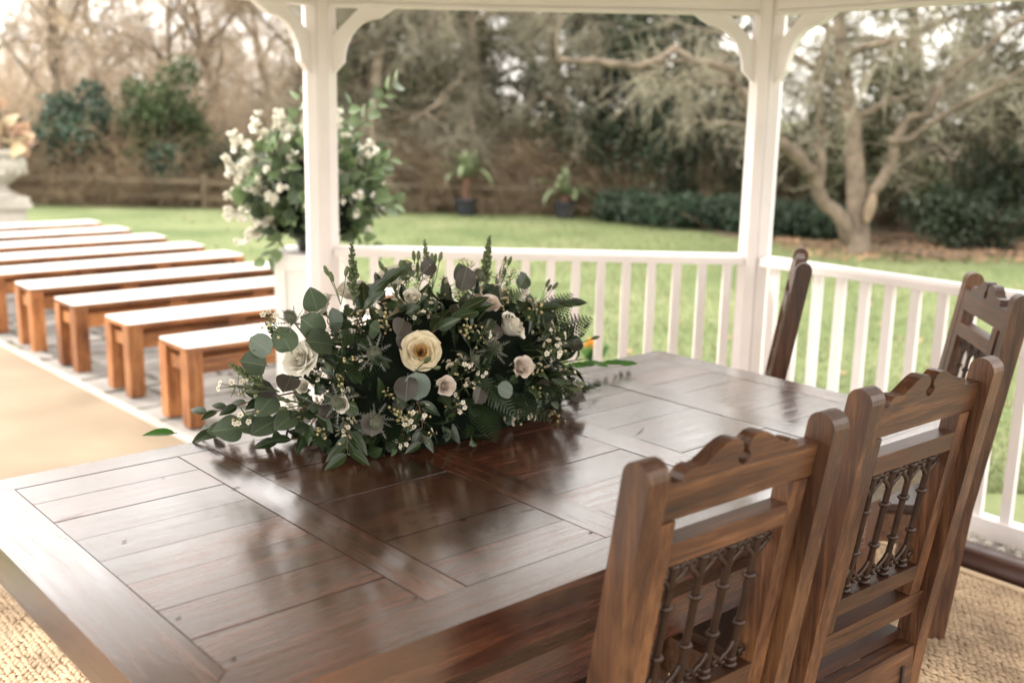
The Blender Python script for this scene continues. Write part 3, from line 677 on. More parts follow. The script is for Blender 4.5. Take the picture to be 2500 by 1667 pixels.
# ================================================================== FLOWERS: leaf and flower shapes
def leaf_mesh(name, mat, outline_w, length=1.0, nx=4, ny=8, fold=0.18, curl=0.25, wave=0.0, seed=0, stalk=0.0):
    """blade along +Y from the origin; outline_w(t) half width at t in 0..1"""
    r = random.Random(seed); V = []; F = []
    for j in range(ny+1):
        t = j/ny; wv = outline_w(t)
        for i in range(nx+1):
            s = -1+2*i/nx
            z = fold*abs(s)*wv - curl*t*t*0.5 + wave*math.sin(t*9+s*2)*abs(s)
            V.append((s*wv*length, (stalk+t)*length, z*length))
    for j in range(ny):
        for i in range(nx): a = j*(nx+1)+i; F.append((a, a+1, a+nx+2, a+nx+1))
    A = Acc(); A.add(V, F)
    if stalk: A.add(*tube([(0, 0, 0), (0, stalk*length*0.5, 0.01*length), (0, (stalk+0.05)*length, 0)], 0.016*length, 4))
    return A.mesh(name, mat, True)
ovate = lambda t: 0.46*math.sin(math.pi*min(1, max(0.0, t))**0.72)**0.75 if 0 < t < 1 else 0.004
roundl = lambda t: 0.47*math.sqrt(max(0.0, 1-(2*t-1)**2))+0.003
pointy = lambda t: 0.21*math.sin(math.pi*t**0.80)**0.9+0.003 if 0 < t < 1 else 0.003
strap = lambda t: 0.10*math.sin(math.pi*min(1, t*0.93+0.05))**0.55
L = {}
L['euc'] = [leaf_mesh('eucalyptus_leaf', M['euc'], roundl, 1, 6, 8, 0.24, 0.45, 0.04, 1, 0.12), leaf_mesh('eucalyptus_leaf', M['euc'], ovate, 1, 6, 8, 0.16, 0.30, 0.02, 2, 0.12), leaf_mesh('eucalyptus_leaf', M['eucp'], roundl, 1, 6, 8, 0.35, 0.25, 0.03, 3, 0.12), leaf_mesh('eucalyptus_leaf', M['eucl'], roundl, 1, 6, 8, 0.22, 0.3, 0.02, 4, 0.12)]
L['rus'] = [leaf_mesh('ruscus_leaf', M['rus'], pointy, 1, 4, 8, 0.30, 0.35, 0.0, 5, 0.05), leaf_mesh('ruscus_leaf', M['rus'], pointy, 1, 4, 8, 0.45, 0.6, 0.01, 6, 0.05), leaf_mesh('ruscus_leaf', M['rusb'], pointy, 1, 4, 8, 0.25, 0.35, 0.0, 7, 0.05)]
def fern_mesh():
    V = []; F = []
    npn = 15
    for k in range(npn):
        t = (k+0.6)/npn; ln = 0.30*math.sin(math.pi*(0.16+0.84*t)**0.8)**0.8*(1-t*0.25)+0.02
        for s in (-1, 1):
            b = np.array([0, t, -0.10*t*t]); d = np.array([s*0.86, 0.46, -0.10]); d /= np.linalg.norm(d)
            q = np.array([-d[1]*s, d[0]*s, 0.0])
            nn = 6
            for i in range(nn):
                f = (i+0.5)/nn; c = b+d*ln*f; wl = 0.040*(1-f*0.75)*(0.5+ln*1.9); ll = ln/nn*0.95
                for e in (-1, 1):
                    tip = c+q*e*wl+d*ll*0.5+np.array([0, 0, -0.008])
                    i0 = len(V); V += [c-d*ll*0.5, c+d*ll*0.5, tip+d*ll*0.15, tip-d*ll*0.45]; F.append((i0, i0+1, i0+2, i0+3))
    A = Acc(); A.add(V, F); A.add(*tube([(0, t, -0.10*t*t+0.002) for t in np.linspace(0, 1, 8)], [0.008*(1.1-t) for t in np.linspace(0, 1, 8)], 4))
    return A.mesh('fern_frond', M['fern'], False)
L['fern'] = fern_mesh()
def needle(A, p, d, ln, m=0, w=0.0016):
    d = Vector(d).normalized(); A.add(*tube([p, tuple(Vector(p)+d*ln*0.5), tuple(Vector(p)+d*ln)], [w, w, w*0.3], 3), m)
def rdir(r, up=0.0):
    return Vector((r.gauss(0, 1), r.gauss(0, 1)+up, r.gauss(0, 1))).normalized()
def wax_mesh(seed):
    r = random.Random(seed); A = Acc()
    A.add(*tube([(0, 0, 0), (0.004, 0.03, 0.002), (0, 0.06, 0.0)], 0.0012, 4), 0)
    for k in range(11):
        b = Vector((0, 0.015+0.045*k/11, 0)); d = rdir(r, 0.9); e = b+d*r.uniform(0.018, 0.03)
        A.add(*tube([tuple(b), tuple(e)], 0.0007, 3), 0)
        if k % 3 == 2:
            for _ in range(2): needle(A, tuple(b), rdir(r, 0.6), 0.022, 0)
        if r.random() < 0.72:
            n = (d+Vector((0, 0, 0.5))).normalized(); fr = frame(n.orthogonal(), n).to_3x3()
            for q in range(5):
                a = TAU*q/5; ds = fr @ Vector((math.cos(a), math.sin(a), 0)); pr = fr @ Vector((-math.sin(a), math.cos(a), 0))
                R1 = r.uniform(0.0062, 0.0078)
                i = [e+ds*0.001, e+ds*R1*0.6+pr*R1*0.42+n*0.0012, e+ds*R1+n*0.001, e+ds*R1*0.6-pr*R1*0.42+n*0.0012]
                A.add([tuple(x) for x in i], [(0, 1, 2, 3)], 1)
            A.add(*ell(tuple(e+n*0.001), (0.0018,)*3, 5, 3), 2)
        else: A.add(*ell(tuple(e), (0.0034,)*3, 6, 4), 2)
    return A.mesh('waxflower_sprig', [M['stem'], M['wax'], M['berry']], True)
L['wax'] = [wax_mesh(s) for s in range(4)]
def berry_mesh(seed):
    r = random.Random(100+seed); A = Acc()
    A.add(*tube([(0, 0, 0), (0.004, 0.03, 0.003), (-0.002, 0.07, 0.0)], 0.0012, 4), 0)
    for k in range(13):
        b = Vector((0, 0.012+0.058*k/13, 0)); d = rdir(r, 0.8); e = b+d*r.uniform(0.010, 0.022)
        A.add(*tube([tuple(b), tuple(e)], 0.0006, 3), 0); A.add(*ell(tuple(e), (r.uniform(0.003, 0.0042),)*3, 7, 5), 1)
        if k % 4 == 1: needle(A, tuple(b), rdir(r, 0.9), 0.028, 0)
    return A.mesh('berry_sprig', [M['stem'], M['berry']], True)
L['berry'] = [berry_mesh(s) for s in range(3)]
def thistle_mesh(seed):
    r = random.Random(200+seed); A = Acc()
    A.add(*tube([(0, -0.06, 0), (0, -0.02, 0), (0, 0.0, 0)], 0.0020, 5), 1)
    A.add(*ell((0, 0.013, 0), (0.0125, 0.017, 0.0125), 10, 7), 0)
    for k in range(110):
        f = (k+0.5)/110; y = 1-2*f*0.93; rr = math.sqrt(max(0, 1-y*y)); a = k*2.39996
        n = Vector((rr*math.cos(a), y, rr*math.sin(a))); p = Vector((n.x*0.0125, 0.013+n.y*0.017, n.z*0.0125))
        A.add(*tube([tuple(p*0.98), tuple(p+n*0.0045)], [0.0014, 0.0002], 3), 0)
    for k in range(9):
        a = TAU*k/9+r.uniform(-0.2, 0.2); d = Vector((math.cos(a), r.uniform(-0.35, 0.55), math.sin(a))).normalized(); ln = r.uniform(0.030, 0.044)
        pr = d.cross(Vector((0, 1, 0))).normalized(); o = Vector((0, 0.0, 0))+d*0.008
        V = []
        for t, wv in ((0, 0.0011), (0.35, 0.0017), (0.7, 0.0010), (1, 0.0002)):
            c = o+d*ln*t+Vector((0, 0.006*t*t, 0)); V += [tuple(c-pr*wv), tuple(c+pr*wv)]
        A.add(V, [(0, 1, 3, 2), (2, 3, 5, 4), (4, 5, 7, 6)], 1)
        for t in (0.3, 0.5, 0.68, 0.82):
            for s in (-1, 1):
                c = o+d*ln*t+Vector((0, 0.006*t*t, 0)); needle(A, tuple(c), d*0.8+pr*s, ln*0.26*(1.25-t), 1, 0.0008)
    return A.mesh('thistle_head', [M['thistle'], M['bract']], True)
L['thistle'] = [thistle_mesh(s) for s in range(3)]
def snap_mesh(seed, n=30, ln=0.17):
    r = random.Random(300+seed); A = Acc()
    A.add(*tube([(0, 0, 0), (0.004, ln*0.5, 0), (0, ln, 0)], [0.0032, 0.0026, 0.0012], 5), 1)
    for k in range(n):
        t = k/n; y = ln*(0.12+0.88*t**0.85); a = k*2.4+r.uniform(-0.2, 0.2); s = (1-t)*0.0095+0.0040
        if t < 0.25: s *= 0.85
        d = Vector((math.cos(a), 0.9+0.9*t, math.sin(a))).normalized(); c = Vector((0, y, 0))+d*s*1.25
        A.add(*ell(tuple(c), (s*0.62, s*0.62, s*1.15), 7, 5, frame(d.orthogonal(), d)), 0)
        dd = Vector((math.cos(a), 0.1, math.sin(a)))
        A.add([tuple(c-d*s), tuple(c-d*s*0.6+dd*s*0.6+Vector((0, 0, s*0.3))), tuple(c+dd*s*1.0+d*s*0.3), tuple(c-d*s*0.6+dd*s*0.6-Vector((0, 0, s*0.3)))], [(0, 1, 2, 3)], 0)
    return A.mesh('snapdragon_spike', [M['bud'], M['stem']], True)
L['snap'] = [snap_mesh(0), snap_mesh(1, 38, 0.16), snap_mesh(2, 24, 0.13)]
def budstem_mesh(seed):
    r = random.Random(400+seed); A = Acc()
    for k in range(3):
        d = Vector((r.uniform(-0.3, 0.3), 1, r.uniform(-0.3, 0.3))).normalized(); ln = r.uniform(0.05, 0.085)
        A.add(*tube([(0, 0, 0), tuple(d*ln*0.5+Vector((0.003, 0, 0))), tuple(d*ln)], 0.0013, 4), 1)
        fr = frame(d.orthogonal(), d); A.add(*ell(tuple(d*(ln+0.010)), (0.0052, 0.0052, 0.0135), 7, 6, fr), 0)
        for q in range(4): needle(A, tuple(d*ln), d+rdir(r)*0.6, 0.014, 1, 0.0009)
    return A.mesh('lisianthus_buds', [M['bud'], M['stem']], True)
L['bud'] = [budstem_mesh(s) for s in range(3)]
# rose petal: a cupped shell. Petals are laid in a spiral, each a piece of its own
def petal_mesh(name, mat, span, r0, r1, h, lip, tw=0.0, cupv=0.62, seed=0):
    rr = random.Random(seed); V = []; F = []; nu, nv = 8, 7; ph = rr.uniform(0, 6)
    for j in range(nv+1):
        t = j/nv
        for i in range(nu+1):
            s = -1+2*i/nu; ang = s*span*(0.62+0.38*math.sin(math.pi*min(1, t*0.75+0.12)))
            rad = r0+(r1-r0)*(t**cupv)+lip*max(0, t-0.68)**2*9*(0.6+0.4*abs(s))
            hh = h*t*(1-0.16*s*s*t)-lip*max(0, t-0.74)**2*8
            rad += 0.0022*math.sin(4*s+ph)*t*t*(r1/0.04); hh += 0.0016*math.sin(6*s+2*ph)*t*t
            V.append((rad*math.sin(ang), rad*math.cos(ang), hh))
    for j in range(nv):
        for i in range(nu): a = j*(nu+1)+i; F.append((a, a+1, a+nu+2, a+nu+1))
    return mesh_np(name, np.array(V), np.array(F), mat, True)
def rose_set(outer, inner, key):
    S = []
    S.append(petal_mesh('petal', inner, 2.2, 0.0010, 0.0042, 0.0440, 0.0000, seed=1))
    S.append(petal_mesh('petal', inner, 1.6, 0.0025, 0.0085, 0.0450, 0.0008, seed=2))
    S.append(petal_mesh('petal', inner, 1.35, 0.0045, 0.0135, 0.0445, 0.0018, seed=3))
    S.append(petal_mesh('petal', outer, 1.15, 0.0065, 0.0190, 0.0430, 0.0035, seed=4))
    S.append(petal_mesh('petal', outer, 1.05, 0.0080, 0.0255, 0.0405, 0.0055, seed=5))
    S.append(petal_mesh('petal', outer, 0.95, 0.0090, 0.0325, 0.0360, 0.0080, seed=6))
    S.append(petal_mesh('petal', outer, 0.88, 0.0100, 0.0385, 0.0290, 0.0105, seed=7))
    return S
ROSE = {'cream': rose_set(M['rose'], M['roseh'], 0), 'white': rose_set(M['rosew'], M['rosew'], 1), 'blush': rose_set(M['rosep'], M['rosep'], 2)}
CALYX = Acc()
CALYX.add(*lathe([(0.001, -0.012), (0.006, -0.008), (0.0085, 0.0), (0.010, 0.006)], 10)); CALYX.add(*tube([(0, 0, -0.06), (0, 0, -0.01)], 0.0025, 6))
CALYX = CALYX.mesh('rose', M['stem'], True)
def rose(parent, loc, d, s=1.0, kind='cream', rings=((0, 2), (1, 3), (2, 3), (3, 3), (4, 4), (5, 4), (6, 5)), name='rose', seed=0, open_=1.0):
    r = random.Random(seed); o = put(name, CALYX, parent, loc, Vector(d).orthogonal(), d, s)
    a = r.uniform(0, 6)
    for lv, cnt in rings:
        for k in range(cnt):
            ang = a+TAU*k/cnt+r.uniform(-0.12, 0.12)
            p = ob('petal', ROSE[kind][lv], o, (0, 0, r.uniform(-0.0012, 0.0012)), (r.uniform(-0.05, 0.05), r.uniform(-0.05, 0.05), ang))
            q = open_*r.uniform(0.96, 1.05); p.scale = (q, q, 1.0 if lv < 6 else r.uniform(0.8, 1.0))
        a += 0.75
    return o

# ------------------------------------------------------------------ table centrepiece
FO = E1*1.62+E2*2.095+Vector((0, 0, TH+0.0012))
fl = tag(empty('flower_arrangement', FO, PHI), 'low table display of cream roses, thistles and eucalyptus on the dark table', 'flowers')
SX, SY, SZ = 0.44, 0.215, 0.335
def lump(seed, sx, sy, sz, nu=28, nv=12):
    V = []; F = []; r = random.Random(seed); ph = [r.uniform(0, 6) for _ in range(6)]
    for j in range(nv+1):
        t = math.pi/2*j/nv
        for i in range(nu):
            a = TAU*i/nu; k = 1+0.07*math.sin(3*a+ph[0]+2*t)+0.05*math.sin(7*a+ph[1])*math.sin(3*t+ph[2])
            q = max(0.0, math.cos(t))**0.75; V.append((sx*k*q*math.cos(a), sy*k*q*math.sin(a), sz*k*math.sin(t)))
    for j in range(nv):
        for i in range(nu): F.append((j*nu+i, j*nu+(i+1) % nu, (j+1)*nu+(i+1) % nu, (j+1)*nu+i))
    return np.array(V), np.array(F)
ob('shaded_leaf_base', mesh_np('shaded_leaf_base', *lump(3, SX*0.84, SY*0.78, SZ*0.86), M['core'], True), fl)  # solid filling under the leaves, coloured near-black as their inner shade
def dome(theta, el, k=1.0):
    """point and outward normal on the display's rounded form"""
    c, s = math.cos(el), math.sin(el)
    c2 = max(c, 0.0)**0.72
    p = Vector((SX*c2*math.cos(theta), SY*c2*math.sin(theta), SZ*s**0.95))*k
    n = Vector((c*math.cos(theta)/SX, c*math.sin(theta)/SY, s/SZ)).normalized()
    return p, n
fr_ = random.Random(21)
KEEP = [(Vector(p), r) for p, r in (((-0.185, -0.155, 0.24), 0.085), ((0.10, -0.165, 0.265), 0.075), ((-0.43, -0.005, 0.228), 0.075), ((0.050, -0.125, 0.308), 0.045), ((0.060, -0.24, 0.175), 0.045), ((-0.165, -0.225, 0.16), 0.045))]
def clear(p, d, ln):
    return all((p+d*t*ln-q).length > r for q, r in KEEP for t in (0.3, 0.7, 1.0))
def out_dir(n, spread, up=0.0):
    return (n+Vector((fr_.gauss(0, spread), fr_.gauss(0, spread), fr_.gauss(0, spread)+up))).normalized()
# leafy filling, the side towards the aisle of the gazebo entrance being the same as the front
for k in range(270):
    th = fr_.uniform(0, TAU); el = math.asin(fr_.uniform(0.0, 0.98))
    p, n = dome(th, el, fr_.uniform(0.72, 0.97)); d = out_dir(n, 0.55, 0.05 if el > 0.4 else -0.35)
    if p.z < 0.05: d = Vector((d.x, d.y, max(d.z, -0.25))).normalized()
    if not clear(p, d, 0.075): continue
    put('ruscus_leaf', L['rus'][0 if fr_.random() < 0.6 else 1], fl, p, d, out_dir(n, 0.6), fr_.uniform(0.042, 0.078))
for k in range(90):
    th = fr_.uniform(0, TAU); el = math.asin(fr_.uniform(0.05, 0.98)); p, n = dome(th, el, fr_.uniform(0.84, 1.0))
    q = fr_.random(); me = L['euc'][2 if q < 0.22 else (0 if q < 0.55 else (1 if q < 0.92 else 3))]
    d = out_dir(n, 0.8)
    if not clear(p, d, 0.05): continue
    put('eucalyptus_leaf', me, fl, p, d, out_dir(n, 0.8), fr_.uniform(0.026, 0.050))
for k in range(24):
    th = fr_.uniform(0, TAU); el = math.asin(fr_.uniform(0.0, 0.95)); p, n = dome(th, el, 0.78)
    d = out_dir(n, 0.5)
    if not clear(p, d, 0.13): continue
    put('fern_frond', L['fern'], fl, p, d, out_dir(Vector((0, 0, 1)), 0.5), fr_.uniform(0.10, 0.15))
for k in range(62):
    th = fr_.uniform(0, TAU); el = math.asin(fr_.uniform(0.08, 0.98)); p, n = dome(th, el, 0.86)
    d = out_dir(n, 0.35)
    if not clear(p, d, 0.075): continue
    put('waxflower_sprig', L['wax'][k % 4], fl, p, d, out_dir(n, 0.9), fr_.uniform(0.8, 1.1))
for k in range(58):
    th = fr_.uniform(0, TAU); el = math.asin(fr_.uniform(0.05, 0.98)); p, n = dome(th, el, 0.87)
    d = out_dir(n, 0.4)
    if not clear(p, d, 0.075): continue
    put('berry_sprig', L['berry'][k % 3], fl, p, d, out_dir(n, 0.9), fr_.uniform(0.75, 1.05))
L['pit'] = [leaf_mesh('pittosporum_leaf', M['rus'], ovate, 1, 4, 5, 0.3, 0.5, 0.06, 15, 0.1), leaf_mesh('pittosporum_leaf', M['fern'], pointy, 1, 4, 5, 0.4, 0.6, 0.06, 16, 0.1), leaf_mesh('pittosporum_leaf', M['pitl'], ovate, 1, 4, 5, 0.3, 0.5, 0.06, 17, 0.1)]
for k in range(290):
    th = fr_.uniform(0, TAU); el = math.asin(fr_.uniform(0.0, 1.0)); p, n = dome(th, el, fr_.uniform(0.86, 1.02)); d = out_dir(n, 0.6)
    if not clear(p, d, 0.035): continue
    q = fr_.random(); put('pittosporum_leaf', L['pit'][0 if q < 0.4 else (1 if q < 0.75 else 2)], fl, p, d, out_dir(n, 0.7), fr_.uniform(0.022, 0.042))
# flowers at their own places (arrangement coordinates)
FRONT = Vector((-0.55, -0.80, 0.32)).normalized()
rose(fl, (-0.163, -0.128, 0.222), Vector((-0.60, -0.84, 0.36)), 1.06, 'cream', seed=3)
rose(fl, (0.085, -0.140, 0.245), Vector((0.45, -0.60, 0.62)), 1.06, 'white', seed=5, rings=((0, 2), (1, 3), (2, 3), (3, 4), (4, 4), (5, 5)))
rose(fl, (-0.395, 0.010, 0.205), Vector((-0.75, -0.35, 0.50)), 0.95, 'white', seed=8, open_=1.02)
rose(fl, (-0.225, 0.055, 0.330), Vector((-0.20, 0.15, 0.95)), 1.05, 'white', seed=9)
rose(fl, (-0.085, 0.090, 0.345), Vector((0.1, 0.55, 0.8)), 1.05, 'white', seed=10)
rose(fl, (-0.310, 0.060, 0.305), Vector((-0.6, 0.2, 0.75)), 0.95, 'white', seed=11)
rose(fl, (0.240, 0.100, 0.270), Vector((0.5, 0.6, 0.7)), 1.0, 'white', seed=12)
rose(fl, (-0.02, 0.17, 0.24), Vector((0.1, 0.9, 0.5)), 1.1, 'cream', seed=13)
small = ((0, 2), (1, 3), (2, 3), (3, 4), (4, 5))
for i, (p, d, s, kd) in enumerate((((0.050, -0.112, 0.300), (0.0, -0.6, 0.6), 0.82, 'blush'), ((0.066, -0.214, 0.166), (-0.2, -0.9, 0.35), 0.92, 'blush'), ((-0.158, -0.204, 0.155), (-0.25, -0.9, 0.25), 0.80, 'blush'),
        ((-0.127, -0.040, 0.325), (-0.3, -0.5, 0.7), 0.72, 'white'), ((-0.372, -0.116, 0.128), (-0.6, -0.7, 0.2), 0.62, 'white'), ((-0.415, -0.03, 0.155), (-0.7, -0.5, 0.4), 0.55, 'white'), ((0.30, 0.02, 0.25), (0.7, 0.1, 0.6), 0.7, 'blush'), ((-0.2, 0.20, 0.15), (-0.3, 0.9, 0.3), 0.8, 'blush'))):
    rose(fl, p, Vector(d), s, kd, small, 'spray_rose', 40+i)
for i, (p, d, s) in enumerate((((-0.283, -0.112, 0.232), (-0.55, -0.80, 0.25), 1.15), ((-0.380, -0.112, 0.136), (-0.62, -0.75, 0.05), 1.15), ((-0.322, -0.172, 0.098), (-0.45, -0.75, -0.25), 1.08), ((0.002, -0.196, 0.22), (-0.2, -0.9, 0.3), 1.05),
        ((0.100, -0.01, 0.352), (0.1, -0.25, 0.9), 1.1), ((-0.425, 0.0, 0.305), (-0.6, 0.0, 0.8), 1.0), ((-0.065, -0.198, 0.206), (0.2, -0.9, 0.2), 0.7), ((0.26, -0.10, 0.22), (0.6, -0.6, 0.5), 0.9), ((0.35, 0.1, 0.15), (0.8, 0.4, 0.3), 1.0))):
    put('thistle_head', L['thistle'][i % 3], fl, p, d, (0.2, 0.3, 1), s)
for p, q, me, s in (((-0.264, 0.0, 0.325), (-0.268, 0.0, 0.466), 0, 0.86), ((0.133, 0.0, 0.325), (0.149, 0.0, 0.452), 1, 0.86), ((-0.50, 0.0, 0.165), (-0.575, 0.0, 0.222), 2, 0.80), ((-0.44, 0.02, 0.24), (-0.50, 0.02, 0.33), 2, 0.6), ((0.05, 0.12, 0.33), (0.06, 0.16, 0.45), 0, 0.7)):
    put('snapdragon_spike', L['snap'][me], fl, p, Vector(q)-Vector(p), (0, -1, 0.2), s)
for i, (p, d) in enumerate((((-0.300, 0.0, 0.33), (-0.22, 0, 1)), ((-0.08, 0.0, 0.34), (0.0, 0.1, 1)), ((-0.05, -0.02, 0.34), (0.15, -0.1, 1)), ((-0.14, 0.0, 0.33), (-0.25, 0.1, 1)), ((0.18, 0.0, 0.31), (0.35, 0, 1)), ((0.29, -0.03, 0.26), (0.7, -0.1, 0.8)), ((0.40, -0.05, 0.15), (1, -0.1, 0.5)), ((-0.47, -0.01, 0.15), (-1, -0.2, 0.35)), ((-0.43, -0.06, 0.12), (-0.9, -0.5, 0.3)), ((0.22, -0.16, 0.10), (0.7, -0.7, -0.1)), ((-0.2, -0.16, 0.19), (-0.2, -0.9, 0.5)))):
    put('lisianthus_buds', L['bud'][i % 3], fl, p, d, (0.3, -1, 0.2), 1.0)
# the big eucalyptus leaves that stand out
BIG = [((-0.36, 0.0, 0.315), (-0.25, -0.1, 0.6), (-0.5, -0.75, 0.45), 0.062, 1), ((-0.345, 0.0, 0.255), (-0.5, -0.1, 0.5), (-0.3, -0.8, 0.5), 0.072, 0), ((-0.33, -0.02, 0.24), (-0.9, -0.2, 0.35), (-0.1, -0.8, 0.6), 0.072, 0), ((-0.325, -0.01, 0.26), (0.05, 0, 1), (0.4, -0.9, 0.2), 0.060, 3),
       ((-0.49, 0.0, 0.21), (-0.8, -0.1, 0.3), (-0.1, -0.9, 0.4), 0.062, 0), ((-0.48, 0.0, 0.235), (-0.7, 0.1, 0.65), (-0.4, -0.7, 0.5), 0.058, 3), ((-0.43, 0.0, 0.23), (-0.4, 0, 0.8), (-0.5, -0.8, 0.3), 0.062, 0), ((-0.102, 0.0, 0.365), (-0.3, 0, 0.8), (-0.2, -0.95, 0.2), 0.052, 0), ((-0.085, -0.02, 0.385), (0.6, -0.1, 0.5), (0.0, -0.9, 0.5), 0.045, 2),
       ((0.06, 0.0, 0.345), (-0.1, 0, 1), (-0.2, -0.95, 0.1), 0.050, 1), ((0.03, -0.03, 0.33), (0.2, -0.2, 0.9), (-0.1, -0.95, 0.3), 0.062, 2), ((-0.214, -0.175, 0.20), (-0.05, -0.25, -0.9), (-0.35, -0.9, 0.15), 0.066, 3), ((-0.23, -0.17, 0.19), (-0.3, -0.3, -0.6), (-0.6, -0.6, 0.3), 0.060, 2), ((-0.20, -0.10, 0.283), (0.1, -0.2, -0.5), (-0.3, -0.8, 0.3), 0.056, 2), ((-0.18, -0.085, 0.30), (-0.5, -0.4, -0.4), (-0.3, -0.8, 0.4), 0.050, 2),
       ((-0.47, 0.0, 0.15), (-0.8, -0.3, 0.2), (-0.1, -0.6, 0.8), 0.066, 2), ((-0.48, -0.01, 0.15), (-0.7, -0.3, -0.4), (-0.4, -0.8, 0.3), 0.066, 1), ((-0.45, -0.03, 0.19), (-0.5, -0.5, -0.2), (-0.4, -0.7, 0.5), 0.058, 2), ((-0.33, -0.165, 0.12), (-0.2, -0.4, -0.7), (-0.4, -0.9, 0.1), 0.055, 2), ((-0.02, -0.232, 0.14), (0.6, -0.3, -0.3), (0, -0.9, 0.3), 0.045, 3), ((-0.06, -0.226, 0.145), (-0.4, -0.3, -0.4), (0, -0.9, 0.4), 0.045, 2), ((0.08, -0.135, 0.287), (0.2, -0.4, -0.4), (0, -0.9, 0.4), 0.045, 1), ((0.05, -0.15, 0.278), (-0.5, -0.3, -0.4), (0, -0.9, 0.4), 0.055, 2), ((0.25, 0.0, 0.315), (0.5, 0, 0.5), (0, -0.9, 0.4), 0.050, 0), ((0.40, -0.04, 0.14), (0.7, -0.2, 0.3), (0, -0.7, 0.6), 0.050, 2), ((0.28, -0.17, 0.05), (0.8, -0.4, -0.1), (0.1, -0.6, 0.8), 0.050, 2)]
for p, d, n, s, kd in BIG: put('eucalyptus_leaf', L['euc'][kd], fl, p, d, n, s)
# ruscus sprays with their stems: trailing over the table at both ends, and hanging in front
def spray(pts, count, size, me_idx, flip=1, both=True, droop=0.0, stemmat='stemr'):
    P = [Vector(p) for p in pts]; st = []
    for i in range(len(P)-1):
        for k in range(4): st.append(P[i].lerp(P[i+1], k/4))
    st.append(P[-1])
    ob('stem', mesh_np('stem', *tube([tuple(x) for x in st], [0.0022*(1-0.6*i/len(st)) for i in range(len(st))], 5), M[stemmat], True), fl)
    for k in range(count):
        f = 0.18+0.80*k/(count-1); x = f*(len(st)-1); i = min(int(x), len(st)-2); p = st[i].lerp(st[i+1], x-i); d = (st[i+1]-st[i]).normalized()
        side = d.cross(Vector((0, 0, 1))).normalized()*(1 if k % 2 else -1)
        dd = (d*0.75+side*fr_.uniform(0.45, 0.9)+Vector((0, 0, fr_.uniform(-0.1, 0.35)-droop))).normalized()
        if p.z+dd.z*size < 0.006: dd.z = max(dd.z, (0.010-p.z)/size); dd.normalize()
        put('ruscus_leaf' if me_idx[0] == 'rus' else 'eucalyptus_leaf', L[me_idx[0]][me_idx[1]], fl, p, dd, Vector((fr_.gauss(0, 0.35)-0.3, fr_.gauss(0, 0.35)-0.8, 0.8)), size*fr_.uniform(0.8, 1.15)*(1-0.35*max(0, f-0.6)))
spray([(0.36, 0.03, 0.09), (0.50, 0.075, 0.055), (0.65, 0.085, 0.040), (0.80, 0.075, 0.022)], 23, 0.050, ('rus', 2), droop=0.02, stemmat='stem')
spray([(0.30, -0.10, 0.07), (0.40, -0.09, 0.035), (0.50, -0.05, 0.022)], 10, 0.045, ('rus', 0))
spray([(-0.36, 0.02, 0.10), (-0.44, 0.09, 0.05), (-0.50, 0.16, 0.030), (-0.54, 0.205, 0.018)], 10, 0.068, ('rus', 1))
spray([(-0.38, 0.0, 0.10), (-0.46, 0.06, 0.06), (-0.525, 0.135, 0.035)], 9, 0.070, ('euc', 1))
spray([(-0.42, 0.0, 0.14), (-0.53, 0.02, 0.13), (-0.62, 0.05, 0.11)], 8, 0.055, ('rus', 0))
spray([(-0.38, -0.02, 0.08), (-0.42, -0.01, 0.03), (-0.46, 0.05, 0.018)], 8, 0.060, ('rus', 0))
spray([(-0.36, -0.12, 0.08), (-0.375, -0.14, 0.05), (-0.385, -0.155, 0.024)], 6, 0.065, ('rus', 0), droop=0.1)
spray([(-0.20, -0.16, 0.14), (-0.205, -0.19, 0.08), (-0.215, -0.205, 0.030)], 6, 0.058, ('rus', 0), droop=0.2)
spray([(-0.14, -0.10, 0.24), (-0.09, -0.135, 0.29), (-0.03, -0.14, 0.315)], 8, 0.085, ('rus', 0))
spray([(-0.27, -0.02, 0.28), (-0.24, -0.02, 0.34), (-0.20, -0.02, 0.375)], 8, 0.07, ('rus', 0))
spray([(0.22, -0.06, 0.26), (0.30, -0.07, 0.28), (0.38, -0.07, 0.275)], 9, 0.06, ('rus', 0))
for p, d, s in (((-0.24, -0.05, 0.25), (-0.8, -0.3, 0.3), 0.17), ((-0.25, -0.06, 0.22), (-0.8, -0.4, -0.1), 0.17), ((0.24, -0.10, 0.20), (0.9, -0.1, 0.25), 0.19), ((0.28, -0.05, 0.22), (0.9, 0.1, 0.5), 0.17), ((-0.05, -0.19, 0.16), (0.35, -0.6, -0.5), 0.14), ((-0.05, -0.20, 0.10), (-0.2, -0.6, -0.25), 0.14), ((0.02, -0.20, 0.10), (0.4, -0.6, -0.2), 0.14), ((0.14, -0.03, 0.27), (0.8, -0.2, 0.5), 0.12)):
    put('fern_frond', L['fern'], fl, p, d, (-0.2, -0.6, 0.8), s)
for i, (p, d) in enumerate((((-0.12, -0.01, 0.335), (0.05, 0, 1)), ((-0.08, 0.0, 0.34), (0.3, 0, 1)), ((0.08, -0.01, 0.33), (-0.1, 0, 1)), ((0.17, 0.0, 0.31), (0.3, 0, 1)), ((0.20, 0.0, 0.30), (0.45, 0, 0.9)), ((-0.52, 0.0, 0.16), (-1, 0, 0.3)), ((-0.50, 0.0, 0.11), (-1, -0.1, 0.0)), ((-0.45, 0.0, 0.27), (-0.6, 0, 0.7)), ((0.14, -0.19, 0.18), (0.5, -0.7, 0.3)))):
    put('waxflower_sprig', L['wax'][i % 4], fl, p, d, (0, -1, 0.3), 1.15)
put('ruscus_leaf', L['rus'][2], fl, (-0.60, 0.255, 0.012), (-0.75, 0.3, 0.12), (0, -0.4, 1), 0.075)

